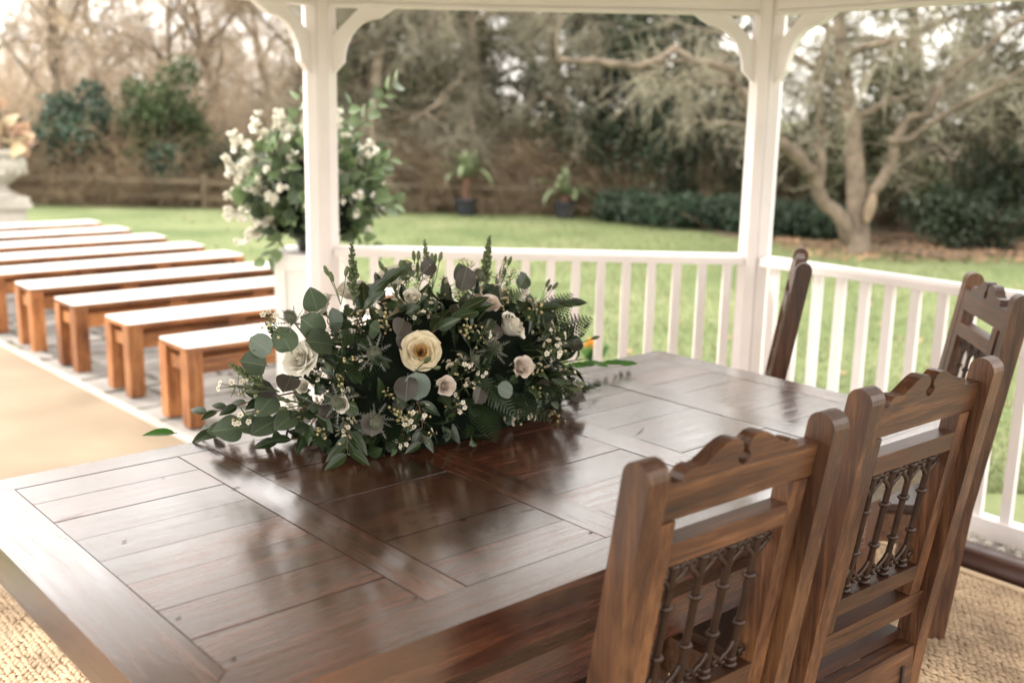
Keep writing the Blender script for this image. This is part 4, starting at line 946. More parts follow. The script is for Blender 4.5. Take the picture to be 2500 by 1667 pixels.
# ------------------------------------------------------------------ plinth and tall flower display behind the post
pl = tag(empty('plinth', (-1.035, 5.53, ZG), -0.03), 'square white panelled plinth standing behind the gazebo post', 'plinth')
ph = 0.985
box('body', -0.172, 0.172, -0.172, 0.172, 0.012, ph-0.02, M['plinth'], pl, 0.003)
box('top', -0.192, 0.192, -0.192, 0.192, ph-0.019, ph, M['plinth'], pl, 0.003)
for x0, x1, z0, z1 in ((-0.1725, -0.118, 0.013, ph-0.021), (0.118, 0.1725, 0.013, ph-0.021), (-0.1175, 0.1175, ph-0.08, ph-0.021), (-0.1175, 0.1175, 0.013, 0.10)):
    box('panel_frame', x0, x1, -0.186, -0.1725, z0, z1, M['plinth'], pl, 0.002)
PB = Vector((-1.035, 5.53, ZG+ph+0.0015))
pd = tag(empty('pedestal_flowers', PB), 'tall display of white blossom and fresh green foliage in a black pot on the plinth', 'flowers')
ob('pot', mesh_np('pot', *lathe([(0.001, 0.0), (0.085, 0.0), (0.10, 0.05), (0.115, 0.115), (0.122, 0.12), (0.118, 0.125), (0.10, 0.11), (0.001, 0.105)], 24), M['potfoam'], True), pd)
pr = random.Random(5)
ob('shaded_leaf_base', mesh_np('shaded_leaf_base', lump(9, 0.20, 0.18, 0.34)[0]+np.array([0, 0, 0.10]), lump(9, 0.20, 0.18, 0.34)[1], M['core'], True), pd)  # solid core, its dark colour painted as shade inside the foliage
LG = [leaf_mesh('leaf', M['leafg'], pointy, 1, 4, 6, 0.3, 0.4, 0.0, 11, 0.05), leaf_mesh('leaf', M['leafg'], ovate, 1, 4, 6, 0.25, 0.4, 0.02, 12, 0.08), leaf_mesh('leaf', M['euc'], ovate, 1, 4, 6, 0.2, 0.4, 0.02, 13, 0.08)]
def bloom_mesh(seed):
    r = random.Random(seed); A = Acc()
    for q in range(9):
        d = Vector((r.gauss(0, 0.6), r.gauss(0, 0.6), r.uniform(0.1, 1))).normalized(); x = d.orthogonal().normalized(); y = d.cross(x)
        V = []; 
        for j, (t, wv) in enumerate(((0, 0.004), (0.5, 0.013), (0.85, 0.013), (1.0, 0.005))):
            c = d*0.028*t+y*0.010*t*t; V += [tuple(c-x*wv), tuple(c+x*wv)]
        A.add(V, [(0, 1, 3, 2), (2, 3, 5, 4), (4, 5, 7, 6)])
    return A.mesh('blossom', M['blossom'], True)
BM = [bloom_mesh(s) for s in range(4)]
def ppt(u, v, k=1.0):
    c = math.cos(v); return Vector((0.33*c*math.cos(u), 0.26*c*math.sin(u), 0.31+0.33*math.sin(v)))*k
for k in range(470):
    u = pr.uniform(0, TAU); v_ = math.asin(pr.uniform(-0.75, 0.99)); kk = pr.uniform(0.62, 1.03)
    p = ppt(u, v_); p = Vector((p.x*kk, p.y*kk, 0.30+(p.z-0.30)*kk)); n = (p-Vector((0, 0, 0.25))).normalized()
    d = (n+Vector((pr.gauss(0, 0.5), pr.gauss(0, 0.5), pr.gauss(0, 0.5)))).normalized()
    put('leaf' if k < 285 else 'sprig_leaf', LG[pr.choice((0, 0, 1, 1, 2))], pd, p, d, (n+Vector((pr.gauss(0, 0.6), pr.gauss(0, 0.6), pr.gauss(0, 0.6)))), pr.uniform(0.06, 0.115))
for k in range(75):
    u = pr.uniform(0, TAU); v_ = math.asin(pr.uniform(-0.7, 0.99)); p = ppt(u, v_); p = Vector((p.x*1.03, p.y*1.03, p.z)); n = (p-Vector((0, 0, 0.25))).normalized()
    put('blossom', BM[k % 4], pd, p, n.orthogonal(), n+Vector((pr.gauss(0, 0.5), pr.gauss(0, 0.5), pr.gauss(0, 0.5))), pr.uniform(0.8, 1.3))
spikes = [((-0.20, -0.05, 0.45), (-0.28, -0.06, 0.69)), ((-0.13, -0.06, 0.50), (-0.16, -0.06, 0.72)), ((-0.22, -0.10, 0.30), (-0.44, -0.12, 0.46)), ((-0.20, -0.12, 0.22), (-0.42, -0.16, 0.20)), ((-0.16, -0.14, 0.18), (-0.34, -0.20, 0.08)), ((-0.22, 0.05, 0.28), (-0.46, 0.08, 0.28)), ((-0.03, 0.0, 0.55), (0.0, 0.0, 0.76)), ((0.10, -0.05, 0.50), (0.13, -0.06, 0.70)), ((0.18, -0.05, 0.38), (0.30, -0.08, 0.56)), ((-0.02, 0.15, 0.4), (-0.02, 0.30, 0.6)), ((0.1, 0.15, 0.3), (0.22, 0.32, 0.4)), ((-0.24, -0.08, 0.36), (-0.40, -0.08, 0.60))]
for a, b in spikes:
    a, b = Vector(a), Vector(b); ob('stem', mesh_np('stem', *tube([tuple(a*0.3), tuple(a), tuple(b)], [0.005, 0.004, 0.002], 5), M['stem'], True), pd)
    for k in range(19):
        f = (k+0.5)/19; q = a.lerp(b, f)+Vector((pr.gauss(0, 0.026), pr.gauss(0, 0.026), pr.gauss(0, 0.02)))*(1.15-0.6*f)
        put('blossom', BM[k % 4], pd, q, Vector((pr.gauss(0, 1), pr.gauss(0, 1), pr.gauss(0, 1))), (b-a).normalized()+Vector((pr.gauss(0, 0.6), pr.gauss(0, 0.6), pr.gauss(0, 0.6))), pr.uniform(0.95, 1.45)*(1.1-0.4*f))
for a, b, cnt in (((0.10, 0.0, 0.50), (0.42, 0.02, 0.86), 14), ((0.18, -0.05, 0.35), (0.40, -0.1, 0.48), 9), ((0.2, -0.06, 0.2), (0.44, -0.1, 0.26), 10), ((0.16, -0.1, 0.14), (0.36, -0.16, 0.02), 8), ((-0.1, 0.0, 0.5), (-0.07, 0.02, 0.80), 7), ((-0.12, -0.16, 0.12), (-0.2, -0.24, -0.03), 7), ((0.05, 0.05, 0.5), (0.18, 0.08, 0.74), 8)):
    a, b = Vector(a), Vector(b); ob('stem', mesh_np('stem', *tube([tuple(a*0.4), tuple(a), tuple(a.lerp(b, 0.6)+Vector((0, 0, -0.02))), tuple(b)], [0.005, 0.004, 0.003, 0.0015], 5), M['stem'], True), pd)
    for k in range(cnt):
        f = 0.15+0.85*k/(cnt-1); q = a.lerp(b, f); d = (b-a).normalized(); sd_ = d.cross(Vector((0, 1, 0.3))).normalized()*(1 if k % 2 else -1)
        put('leaf', LG[0 if k % 3 else 1], pd, q, d*0.7+sd_*0.7+Vector((0, pr.gauss(0, 0.4), 0)), Vector((pr.gauss(0, 0.5), -0.8, 0.6)), pr.uniform(0.06, 0.085))

# ------------------------------------------------------------------ stone urn at the far end of the benches
un = tag(empty('stone_urn', (-6.55, 13.5, ZG), 0.72), 'pale carved stone garden urn on a square pedestal beyond the benches', 'urn')
up_ = 0.165
ob('pedestal', bm_mesh('pedestal', box_bm(-0.27, 0.27, -0.27, 0.27, 0.0, 0.395), M['urn'], 0.01), un)
ob('cap', bm_mesh('cap', box_bm(-0.335, 0.335, -0.335, 0.335, 0.396, 0.46), M['urn'], 0.015, 2), un)
ob('step', bm_mesh('step', box_bm(-0.31, 0.31, -0.31, 0.31, 0.461, 0.535), M['urn'], 0.012, 2), un)
prf = [(0.001, 0.536), (0.25, 0.536), (0.25, 0.56), (0.22, 0.58), (0.17, 0.61), (0.145, 0.65), (0.15, 0.68), (0.20, 0.72), (0.29, 0.78), (0.365, 0.86), (0.388, 0.93), (0.375, 0.99), (0.352, 1.03), (0.36, 1.045), (0.392, 1.055), (0.40, 1.085), (0.392, 1.11), (0.35, 1.112), (0.32, 1.06), (0.001, 1.04)]
V, F = lathe(prf, 40)
ang = np.arctan2(V[:, 1], V[:, 0]); lob = 1+0.030*np.cos(ang*10)*np.exp(-((V[:, 2]-0.88)/0.09)**2)
V[:, 0] *= lob; V[:, 1] *= lob
ob('bowl', mesh_np('bowl', V, F, M['urn'], True), un)
for k in range(10):
    a = TAU*k/10+0.3; ob('rosette', mesh_np('rosette', *ell((0, 0, 0), (0.045, 0.045, 0.05), 8, 6), M['urn'], True), un, (0.345*math.cos(a), 0.345*math.sin(a), 0.845))
M['dry1'] = flat('dried_bronze_leaf', (0.46, 0.31, 0.22), 0.7, 0.3, 10, trans=0.2, per_obj=0.35)
M['dry2'] = flat('pale_dried_leaf', (0.55, 0.44, 0.28), 0.7, 0.2, 10, trans=0.2, per_obj=0.3)
M['hell'] = flat('dark_urn_leaf', (0.035, 0.07, 0.05), 0.6, 0.3, 10, per_obj=0.3)
UL = [leaf_mesh('leaf', M['dry1'], ovate, 1, 4, 6, 0.3, 0.5, 0.05, 21, 0.1), leaf_mesh('leaf', M['dry2'], ovate, 1, 4, 6, 0.3, 0.5, 0.05, 22, 0.1), leaf_mesh('leaf', M['hell'], ovate, 1, 4, 6, 0.3, 0.5, 0.05, 23, 0.1)]
for k in range(110):
    a = pr.uniform(0, TAU); v_ = pr.uniform(0, 1.5); p = Vector((0.36*math.cos(v_)*math.cos(a), 0.36*math.cos(v_)*math.sin(a), 1.05+0.58*math.sin(v_)*pr.uniform(0.35, 1)))
    d = (p-Vector((0, 0, 0.95))).normalized()+Vector((pr.gauss(0, 0.4), pr.gauss(0, 0.4), pr.gauss(0, 0.3)))
    put('leaf', UL[pr.choice((0, 0, 1, 1, 2))], un, p*0.9 if False else p, d, Vector((pr.gauss(0, 1), pr.gauss(0, 1), 0.6)), pr.uniform(0.13, 0.24))
for k in range(7):
    a = TAU*k/7; ob('stem', mesh_np('stem', *tube([(0, 0, 1.05), (0.12*math.cos(a), 0.12*math.sin(a), 1.3), (0.3*math.cos(a), 0.3*math.sin(a), 1.5)], 0.012, 5), M['stemr'], True), un)

# ================================================================== BACKGROUND PLANTS
def bark(name, c, s=0.5): return flat(name, c, 0.9, s, 5, 1.0, spec=0.2, bscale=14, bdist=0.02)
M['barkgrey'] = bark('grey_brown_bark', (0.155, 0.122, 0.090)); M['barktan'] = bark('tan_bark', (0.29, 0.235, 0.175)); M['barkdark'] = bark('dark_ivy_bark', (0.045, 0.036, 0.027)); M['barkmoss'] = bark('mossy_bark', (0.155, 0.135, 0.05))
M['twigtan'] = flat('tan_twigs', (0.50, 0.395, 0.285), 0.9, 0.35, 0.9, spec=0.15); M['twiglichen'] = flat('lichen_twigs', (0.27, 0.245, 0.18), 0.9, 0.35, 0.9, spec=0.15)
M['twiggrey'] = flat('grey_twigs', (0.31, 0.285, 0.215), 0.9, 0.3, 0.9, spec=0.15); M['bramble'] = flat('brown_bramble', (0.185, 0.138, 0.088), 0.9, 0.4, 0.8, spec=0.15)
def leafmat(name, c, v=0.45): return flat(name, c, 0.5, v, 1.3, trans=0.12, spec=0.35)
M['lvblue'] = leafmat('blue_green_leaf', (0.052, 0.085, 0.055)); M['lvdark'] = leafmat('dark_evergreen_leaf', (0.028, 0.042, 0.020)); M['lvolive'] = leafmat('olive_leaf', (0.085, 0.090, 0.045)); M['lvmid'] = leafmat('mid_green_leaf', (0.065, 0.092, 0.036)); M['lvbox'] = leafmat('box_hedge_leaf', (0.030, 0.052, 0.028), 0.4); M['lvgrey'] = leafmat('grey_green_leaf', (0.14, 0.15, 0.115))
def prisms(a, b, ra, rb):
    """three sided tapered sticks, vectorised"""
    d = b-a; d /= np.linalg.norm(d, axis=1)[:, None]+1e-9
    h = np.where(np.abs(d[:, 2:3]) < 0.8, np.array([[0, 0, 1.0]]), np.array([[1.0, 0, 0]]))
    u = np.cross(d, h); u /= np.linalg.norm(u, axis=1)[:, None]+1e-9; v = np.cross(d, u)
    V = []
    for base, r in ((a, ra), (b, rb)):
        for k in range(3):
            t = TAU*k/3; V.append(base+r[:, None]*(math.cos(t)*u+math.sin(t)*v))
    V = np.stack(V, 1).reshape(-1, 3); n = len(a); o = (np.arange(n)*6)[:, None]
    F = np.concatenate([o+np.array([[k, (k+1) % 3, 3+(k+1) % 3, 3+k]]) for k in range(3)], 0)
    return V, F
def unit(x): return x/(np.linalg.norm(x, axis=-1, keepdims=True)+1e-9)
def twigs(g, P, D, Ln, rad, nseg=3, wander=0.35, droop=0.1):
    """grow twigs from points P along D; returns segments and sample points"""
    A, B, RA, RB = [], [], [], []; p = P.copy(); d = unit(D)
    mids = []; md = []
    for k in range(nseg):
        d = unit(d+g.normal(0, wander, d.shape)+np.array([0, 0, -droop]))
        q = p+d*(Ln/nseg)[:, None]; f0, f1 = 1-k/nseg*0.8, 1-(k+1)/nseg*0.8
        A.append(p); B.append(q); RA.append(rad*f0); RB.append(rad*f1); mids.append((p+q)/2); md.append(d); p = q
    return (np.concatenate(A), np.concatenate(B), np.concatenate(RA), np.concatenate(RB)), np.concatenate(mids), np.concatenate(md)
def crooked(r, p, d, ln, n, wander, grav=0.0):
    pts = [Vector(p)]; d = Vector(d).normalized()
    for k in range(n):
        d = (d+Vector((r.gauss(0, wander), r.gauss(0, wander), r.gauss(0, wander)+grav))).normalized(); pts.append(pts[-1]+d*(ln/n))
    return pts
def tree(name, label, base, height, r0, seed, barkm, twigm, lean=(0, 0), nl=9, limb=0.5, droop=0.1, dens=1.0, twlen=0.8, first=0.25, limbs=None, group='trees behind the lawn', ntw=23, rt=0.0092, up=0.5, ivy=None):
    r = random.Random(seed); g = np.random.default_rng(seed)
    t = tag(empty(name, base), label, 'tree', group)
    T = Acc()
    tr = crooked(r, (0, 0, -0.15), (lean[0], lean[1], 1), height+0.15, 10, 0.05)
    rad = [r0*(1.35 if k == 0 else 1.08-0.95*k/10) for k in range(11)]
    T.add(*tube([tuple(p) for p in tr], rad, 9))
    starts = []
    for k in range(nl):
        f = first+(0.97-first)*k/max(1, nl-1); x = f*10; i = min(int(x), 9); p = tr[i].lerp(tr[i+1], x-i)
        a = k*2.4+r.uniform(-0.5, 0.5); d = Vector((math.cos(a), math.sin(a), up+r.uniform(-0.2, 0.3)))
        ln = height*limb*(1.05-0.55*f)*r.uniform(0.8, 1.2)
        L_ = crooked(r, p, d, ln, 6, 0.16, -droop*0.5); rr = r0*(0.62-0.4*f)
        T.add(*tube([tuple(q) for q in L_], [rr*(1-0.85*j/6)+0.004 for j in range(7)], 6)); starts.append((L_, rr))
    for poly, rr in (limbs or []):
        L_ = [Vector(q) for q in poly]; sm = []
        for i in range(len(L_)-1):
            for kk in range(3): q = L_[i].lerp(L_[i+1], kk/3); sm.append(q+Vector((r.gauss(0, 0.045), r.gauss(0, 0.045), r.gauss(0, 0.045))))
        sm.append(L_[-1]); T.add(*tube([tuple(q) for q in sm], [rr*(0.92-0.62*j/len(sm))*r.uniform(0.86, 1.14) for j in range(len(sm))], 8)); starts.append((L_, rr*0.6))
    subs = []
    for L_, rr in starts:
        for k in range(7):
            f = 0.25+0.75*k/6; x = f*(len(L_)-1); i = min(int(x), len(L_)-2); p = L_[i].lerp(L_[i+1], x-i); d0 = (L_[i+1]-L_[i]).normalized()
            d = d0+Vector((r.gauss(0, 0.7), r.gauss(0, 0.7), r.gauss(0, 0.5)+0.1))
            S_ = crooked(r, p, d, r.uniform(0.5, 1.1)*twlen*1.25, 4, 0.22, -droop); subs.append(S_)
            T.add(*tube([tuple(q) for q in S_], [max(0.006, rr*0.30)*(1-0.75*j/4) for j in range(5)], 4))
    ob('trunk', T.mesh('trunk', barkm, True), t)
    pts, drs = [], []
    for S_ in subs:
        for j in range(len(S_)-1):
            m = max(1, int(ntw*dens/4))
            for q in range(m):
                pts.append(S_[j].lerp(S_[j+1], r.random())); drs.append((S_[j+1]-S_[j]).normalized())
    P = np.array([tuple(p) for p in pts]); D = np.array([tuple(p) for p in drs]); n_ = len(P)
    s1, m1, d1 = twigs(g, P, D+g.normal(0, 0.75, D.shape), g.uniform(0.4, 1.1, n_)*twlen, np.full(n_, rt), 3, 0.3, droop)
    idx = g.integers(0, len(m1), int(len(m1)*1.5))
    s2, m2, d2 = twigs(g, m1[idx], d1[idx]+g.normal(0, 0.8, (len(idx), 3)), g.uniform(0.2, 0.6, len(idx))*twlen, np.full(len(idx), rt*0.62), 2, 0.3, droop)
    V, F = prisms(*[np.concatenate([x, y]) for x, y in zip(s1, s2)])
    ob('crown', mesh_np('crown', V, F, twigm), t)
    if ivy is not None:
        ob('ivy', mesh_np('ivy', *leaves(g, ivy[1], ivy[2], ivy[3], (0, 0, 0)), ivy[0]), t)
    return t
def leaves(g, clumps, nleaf, size, off=(0, 0, 0), jitter=0.38):
    """folded leaf faces gathered in clumps: clumps (n,6) centre and radii"""
    C = np.array(clumps, float); k = g.integers(0, len(C), nleaf)
    dirs = unit(g.normal(0, 1, (nleaf, 3))); rr = g.uniform(0.25, 1, nleaf)**0.45*(1+g.normal(0, jitter*0.35, nleaf))
    c = C[k, :3]+dirs*rr[:, None]*C[k, 3:6]+np.array(off)
    d = unit(g.normal(0, 1, (nleaf, 3))+np.array([0, 0, -0.3])); n = unit(np.cross(d, g.normal(0, 1, (nleaf, 3)))); s = np.cross(d, n)
    L_ = (size*g.uniform(0.6, 1.3, nleaf))[:, None]
    V = np.stack([c-d*L_*0.5, c+s*L_*0.32+n*L_*0.10, c+d*L_*0.5, c-s*L_*0.32+n*L_*0.10], 1).reshape(-1, 3)
    return V, np.arange(4*nleaf).reshape(-1, 4)
def sub_clumps(g, c, r, k, kr):
    d = unit(g.normal(0, 1, (k, 3))); q = np.array(c)+d*np.array(r)*g.uniform(0.35, 1, (k, 1)); return np.concatenate([q, np.full((k, 3), kr)*g.uniform(0.6, 1.3, (k, 1))], 1)
def shrub(name, label, base, half, zc, mat, seed, nleaf=3500, size=0.09, nclump=26, kr=0.28, group='shrubs along the fence', cat='shrub'):
    g = np.random.default_rng(seed); r = random.Random(seed)
    t = tag(empty(name, base), label, cat, group)
    A = Acc()
    for k in range(9):
        q = Vector((r.uniform(-half[0], half[0])*0.8, r.uniform(-half[1], half[1])*0.8, zc+r.uniform(-0.3, 0.8)*half[2]))
        A.add(*tube([(r.gauss(0, 0.06), r.gauss(0, 0.06), -0.05), tuple(q*0.5+Vector((0.05, 0, 0))), tuple(q)], [0.03, 0.02, 0.008], 5))
    ob('stems', A.mesh('stems', M['barkdark'], True), t)
    cl = sub_clumps(g, (0, 0, zc), half, nclump, kr)
    ob('foliage', mesh_np('foliage', *leaves(g, cl, nleaf, size), mat), t)
    return t
GZ0 = LZ+0.02
# post and rail fence at the back of the lawn
M['fence'] = wood('weathered_fence_timber', 'x', (0.055, 0.04, 0.027), (0.12, 0.09, 0.06), (0.18, 0.15, 0.10), (0.75, 0.9), 0.0)
fe = tag(empty('fence', (-6, 18.8, GZ0)), 'low weathered post and rail fence along the back of the lawn', 'fence')
fp = [(-13+1.9*k, 0.18*math.sin(k)) for k in range(11)]
for k, (x, y) in enumerate(fp):
    box('post', x+6-0.055, x+6+0.055, y-0.05, y+0.05, -0.1, 0.58+0.04*math.sin(k*3), M['fence'], fe, 0.012)
    if k < len(fp)-1:
        x2, y2 = fp[k+1]; a = math.atan2(y2-y, x2-x); ln = math.hypot(x2-x, y2-y)
        for z in (0.17, 0.43):
            o = ob('rail', bm_mesh('rail', box_bm(-ln/2+0.06, ln/2-0.06, -0.02, 0.02, -0.045, 0.045), M['fence'], 0.01), fe, ((x+x2)/2+6, (y+y2)/2-0.072, z+rnd.uniform(-0.02, 0.02)), (rnd.uniform(-0.05, 0.05), rnd.uniform(-0.012, 0.012), a))
# evergreen shrubs in the thicket
shrub('laurel_bush', 'blue green leafy bush in the brown thicket beyond the urn', (-8.0, 19.6, GZ0), (0.75, 0.5, 0.85), 1.2, M['lvblue'], 31, 4200, 0.11, 28, 0.27)
shrub('laurel_bush', 'tall dark green bush rising over the fence behind the benches', (-6.45, 19.8, GZ0), (0.95, 0.6, 1.15), 1.35, M['lvmid'], 32, 8500, 0.08, 46, 0.36)
shrub('laurel_bush', 'low blue green bush in front of the tall dark bush', (-6.3, 19.1, GZ0), (0.62, 0.3, 0.40), 0.58, M['lvblue'], 33, 2600, 0.11, 20, 0.22)
shrub('evergreen_bush', 'dark spreading evergreen bush beside the tall flower display', (-5.2, 19.3, GZ0), (0.85, 0.5, 0.62), 0.50, M['lvdark'], 34, 4500, 0.075, 26, 0.30)
shrub('laurel_bush', 'blue green bush showing past the urn rim', (-9.0, 19.8, GZ0), (0.42, 0.4, 0.45), 0.95, M['lvblue'], 35, 1700, 0.11, 12, 0.22)
shrub('evergreen_bush', 'low dark shrub on leaf litter beyond the forked tree', (6.4, 14.9, GZ0), (1.0, 0.6, 0.42), 0.36, M['lvdark'], 36, 4000, 0.08, 30, 0.26, 'shrubs under the trees')
shrub('evergreen_bush', 'taller dark shrub behind the low one under the trees', (7.6, 16.4, GZ0), (1.3, 0.7, 0.75), 0.6, M['lvdark'], 37, 5000, 0.09, 34, 0.34, 'shrubs under the trees')
shrub('evergreen_bush', 'dark shrub behind the clipped hedge by the ivy covered trunk', (3.3, 18.3, GZ0), (1.0, 0.6, 0.55), 0.45, M['lvdark'], 38, 4500, 0.08, 28, 0.30, 'shrubs under the trees')
shrub('evergreen_bush', 'broad olive shrub between the potted palms and the fence', (0.1, 20.2, GZ0), (1.3, 0.6, 0.55), 0.45, M['lvdark'], 39, 4500, 0.08, 30, 0.30, 'shrubs under the trees')
shrub('holly_bush', 'olive green bush behind the forked tree', (5.6, 18.6, GZ0), (1.5, 0.8, 1.1), 1.2, M['lvolive'], 40, 6500, 0.09, 40, 0.42, 'shrubs under the trees')
shrub('holly_bush', 'tall olive evergreen at the edge of the wood past the forked tree', (9.2, 18.4, GZ0), (1.7, 0.8, 1.6), 1.6, M['lvolive'], 41, 7500, 0.10, 44, 0.46, 'shrubs under the trees')
# clipped hedge
hd = tag(empty('hedge', (3.1, 16.55, GZ0), math.atan2(-2.08, 2.87)), 'low dark clipped box hedge in front of the trees', 'hedge')
g = np.random.default_rng(50); cl = []
for k in range(70):
    f = k/69; cl.append((-2.0+4.1*f, g.normal(0, 0.16)+0.15, 0.24+0.05*math.sin(k*1.9), 0.30, 0.42, 0.29+0.04*math.sin(k*0.8)))
ob('foliage', mesh_np('foliage', *leaves(g, cl, 17000, 0.055, jitter=0.15), M['lvbox']), hd)
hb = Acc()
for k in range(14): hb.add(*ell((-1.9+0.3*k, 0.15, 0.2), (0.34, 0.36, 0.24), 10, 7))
ob('shaded_inner_fill', hb.mesh('shaded_inner_fill', M['core'], True), hd)  # solid lumps filling the hedge, inner shade painted as near-black colour

# potted palms
def strap_leaf(seed, ln, arch):
    r = random.Random(seed); V = []; F = []; n_ = 9
    for j in range(n_+1):
        t = j/n_; y = ln*t*(1-0.18*t*t); z = arch*ln*(t*1.2-1.5*t*t); wv = 0.046*math.sin(math.pi*min(1, 0.10+t*0.89))**0.6
        for s in (-1, 0, 1): V.append((s*wv, y, z+abs(s)*wv*0.35))
    for j in range(n_):
        for i in range(2): a = j*3+i; F.append((a, a+1, a+4, a+3))
    return mesh_np('frond', np.array(V), np.array(F), M['palm'], True)
M['palm'] = flat('pale_palm_leaf', (0.19, 0.235, 0.125), 0.45, 0.3, 4, trans=0.2, per_obj=0.25)
M['palmtrunk'] = flat('red_brown_palm_trunk', (0.13, 0.066, 0.045), 0.9, 0.35, 12, 0.6)
PFR = [strap_leaf(s, 0.66, a) for s, a in ((1, 0.70), (2, 0.42), (3, 0.2))]
def palm(label, x, y, ht, seed):
    r = random.Random(seed); t = tag(empty('potted_palm', (x, y, GZ0-0.05)), label, 'potted plant', 'potted palms by the fence')
    V, F = lathe([(0.001, 0), (0.125, 0), (0.138, 0.035), (0.180, 0.20), (0.188, 0.285), (0.198, 0.29), (0.199, 0.32), (0.182, 0.32), (0.172, 0.28), (0.001, 0.275)], 28)
    ob('pot', mesh_np('pot', V, F, M['potblack'], True), t)
    rr = [0.07+0.008*(k % 2) for k in range(11)]
    ob('trunk', mesh_np('trunk', *tube([(0.01*math.sin(k), 0, 0.2+ht*k/10) for k in range(11)], rr, 10), M['palmtrunk'], False), t)
    for k in range(22):
        a = k*2.4+r.uniform(-0.2, 0.2); e = r.uniform(-0.15, 1.25); d = Vector((math.cos(a)*math.cos(e), math.sin(a)*math.cos(e), math.sin(e)))
        put('frond', PFR[k % 3], t, (0, 0, 0.2+ht), d, (0, 0, 1) if e < 1.2 else (1, 0, 0), r.uniform(0.8, 1.15))
    return t
palm('potted palm with tall reddish trunk in a dark pot', -0.8345, 18.36, 0.46, 3)
palm('potted palm with short trunk and low spreading leaves in a dark pot', 0.861, 18.14, 0.24, 9)
# yellow flowers in the grass outside the railing
yc = tag(empty('crocus_clump', (0.565, 7.2956, ZG)), 'small clump of orange yellow flowers in the grass outside the railing', 'flowers')
M['yellow'] = flat('yellow_petal', (0.80, 0.42, 0.05), 0.5, 0.1, 20, trans=0.2, per_obj=0.15)
YL = leaf_mesh('petal', M['yellow'], ovate, 1, 3, 5, 0.3, -0.3, 0, 61); YG = leaf_mesh('leaf', M['rusb'], strap, 1, 2, 6, 0.3, 0.8, 0, 62)
for k in range(9):
    x, y, h = pr.gauss(0, 0.035), pr.gauss(0, 0.03), pr.uniform(0.09, 0.15)
    ob('stem', mesh_np('stem', *tube([(x*0.6, y*0.6, 0), (x, y, h)], 0.003, 5), M['stem'], True), yc)
    for q in range(6):
        a = TAU*q/6; put('petal', YL, yc, (x, y, h), (math.cos(a)*0.5, math.sin(a)*0.5, 1), (-math.cos(a), -math.sin(a), 0.5), 0.045)
    for q in range(3): put('leaf', YG, yc, (x, y, 0), rdir(pr)*0.5+Vector((0, 0, 1)), rdir(pr), 0.14)

# trees
tree('forked_tree', 'grey forked tree with a sawn limb scar at the lawn edge beyond the hedge', (4.6, 14.1, GZ0-0.06), 4.6, 0.15, 71, M['barkgrey'], M['twiglichen'], (-0.05, 0.02), 10, 0.5, 0.05, 0.45, 0.8, 0.42, group='trees at the lawn edge',
     limbs=[([(0, 0, 0.05), (-0.30, 0, 0.45), (-0.62, 0, 0.92), (-0.85, -0.1, 1.22), (-1.25, -0.25, 1.50), (-1.65, -0.35, 1.95), (-1.95, -0.5, 2.28), (-2.7, -0.6, 2.50), (-3.4, -0.7, 2.30), (-4.1, -0.8, 2.42)], 0.125),
            ([(0.0, 0, 0.6), (0.18, 0, 1.05), (0.42, 0.05, 1.55), (0.95, 0.1, 2.2), (1.7, 0.15, 3.0), (2.6, 0.2, 3.6)], 0.085),
            ([(-0.58, 0, 0.85), (-0.62, 0.1, 1.3), (-0.55, 0.15, 1.75), (-0.7, 0.2, 2.3), (-0.6, 0.3, 3.0)], 0.07), ([(0.3, 0.05, 1.4), (0.8, -0.3, 1.9), (1.5, -0.8, 2.3), (2.3, -1.2, 2.5)], 0.05)])
ft = bpy.data.objects['forked_tree']
M['scar'] = flat('sawn_wood', (0.26, 0.19, 0.125), 0.8, 0.25, 8)
sc_ = ob('limb_scar', mesh_np('limb_scar', *ell((0, 0, 0), (0.075, 0.03, 0.20), 12, 8), M['scar'], True), ft, (0.035, -0.135, 0.66), (0.1, 0.12, 0.1))
def ivyclumps(seed, h, r, k):
    g = np.random.default_rng(seed); z = g.uniform(0.2, h, k); a = g.uniform(0, TAU, k)
    return np.stack([np.cos(a)*r, np.sin(a)*r, z, np.full(k, 0.32), np.full(k, 0.32), np.full(k, 0.42)], 1)
tree('ivy_tree', 'broad tree with its trunk cloaked in dark ivy behind the clipped hedge', (2.75, 18.9, GZ0), 6.0, 0.24, 72, M['barkdark'], M['twiglichen'], (0.03, 0), 11, 0.50, 0.14, 0.9, 0.95, 0.25, ivy=(M['lvdark'], np.concatenate([ivyclumps(5, 3.8, 0.55, 60), ivyclumps(15, 3.4, 1.1, 40)+np.array([0, 0, 0.9, 0, 0, 0]), ivyclumps(25, 3.6, 1.6, 50)+np.array([0, 0.3, 0.7, 0.1, 0.1, 0.1])]), 21000, 0.095))
tree('weeping_tree', 'olive tan tree with drooping lichen covered twigs above the taller potted palm', (-0.9, 21.4, GZ0), 6.2, 0.20, 73, M['barktan'], M['twiglichen'], (0.05, 0), 12, 0.50, 0.20, 1.1, 1.0, 0.22, ivy=(M['lvolive'], ivyclumps(20, 3.2, 1.0, 50), 6000, 0.09))
tree('weeping_tree', 'tan tree with drooping twigs just past the tall flower display', (-2.9, 20.9, GZ0), 5.6, 0.18, 74, M['barktan'], M['twiglichen'], (0.02, 0), 11, 0.46, 0.22, 1.0, 1.0, 0.22, ivy=(M['lvolive'], ivyclumps(22, 3.0, 0.9, 46), 5000, 0.09))
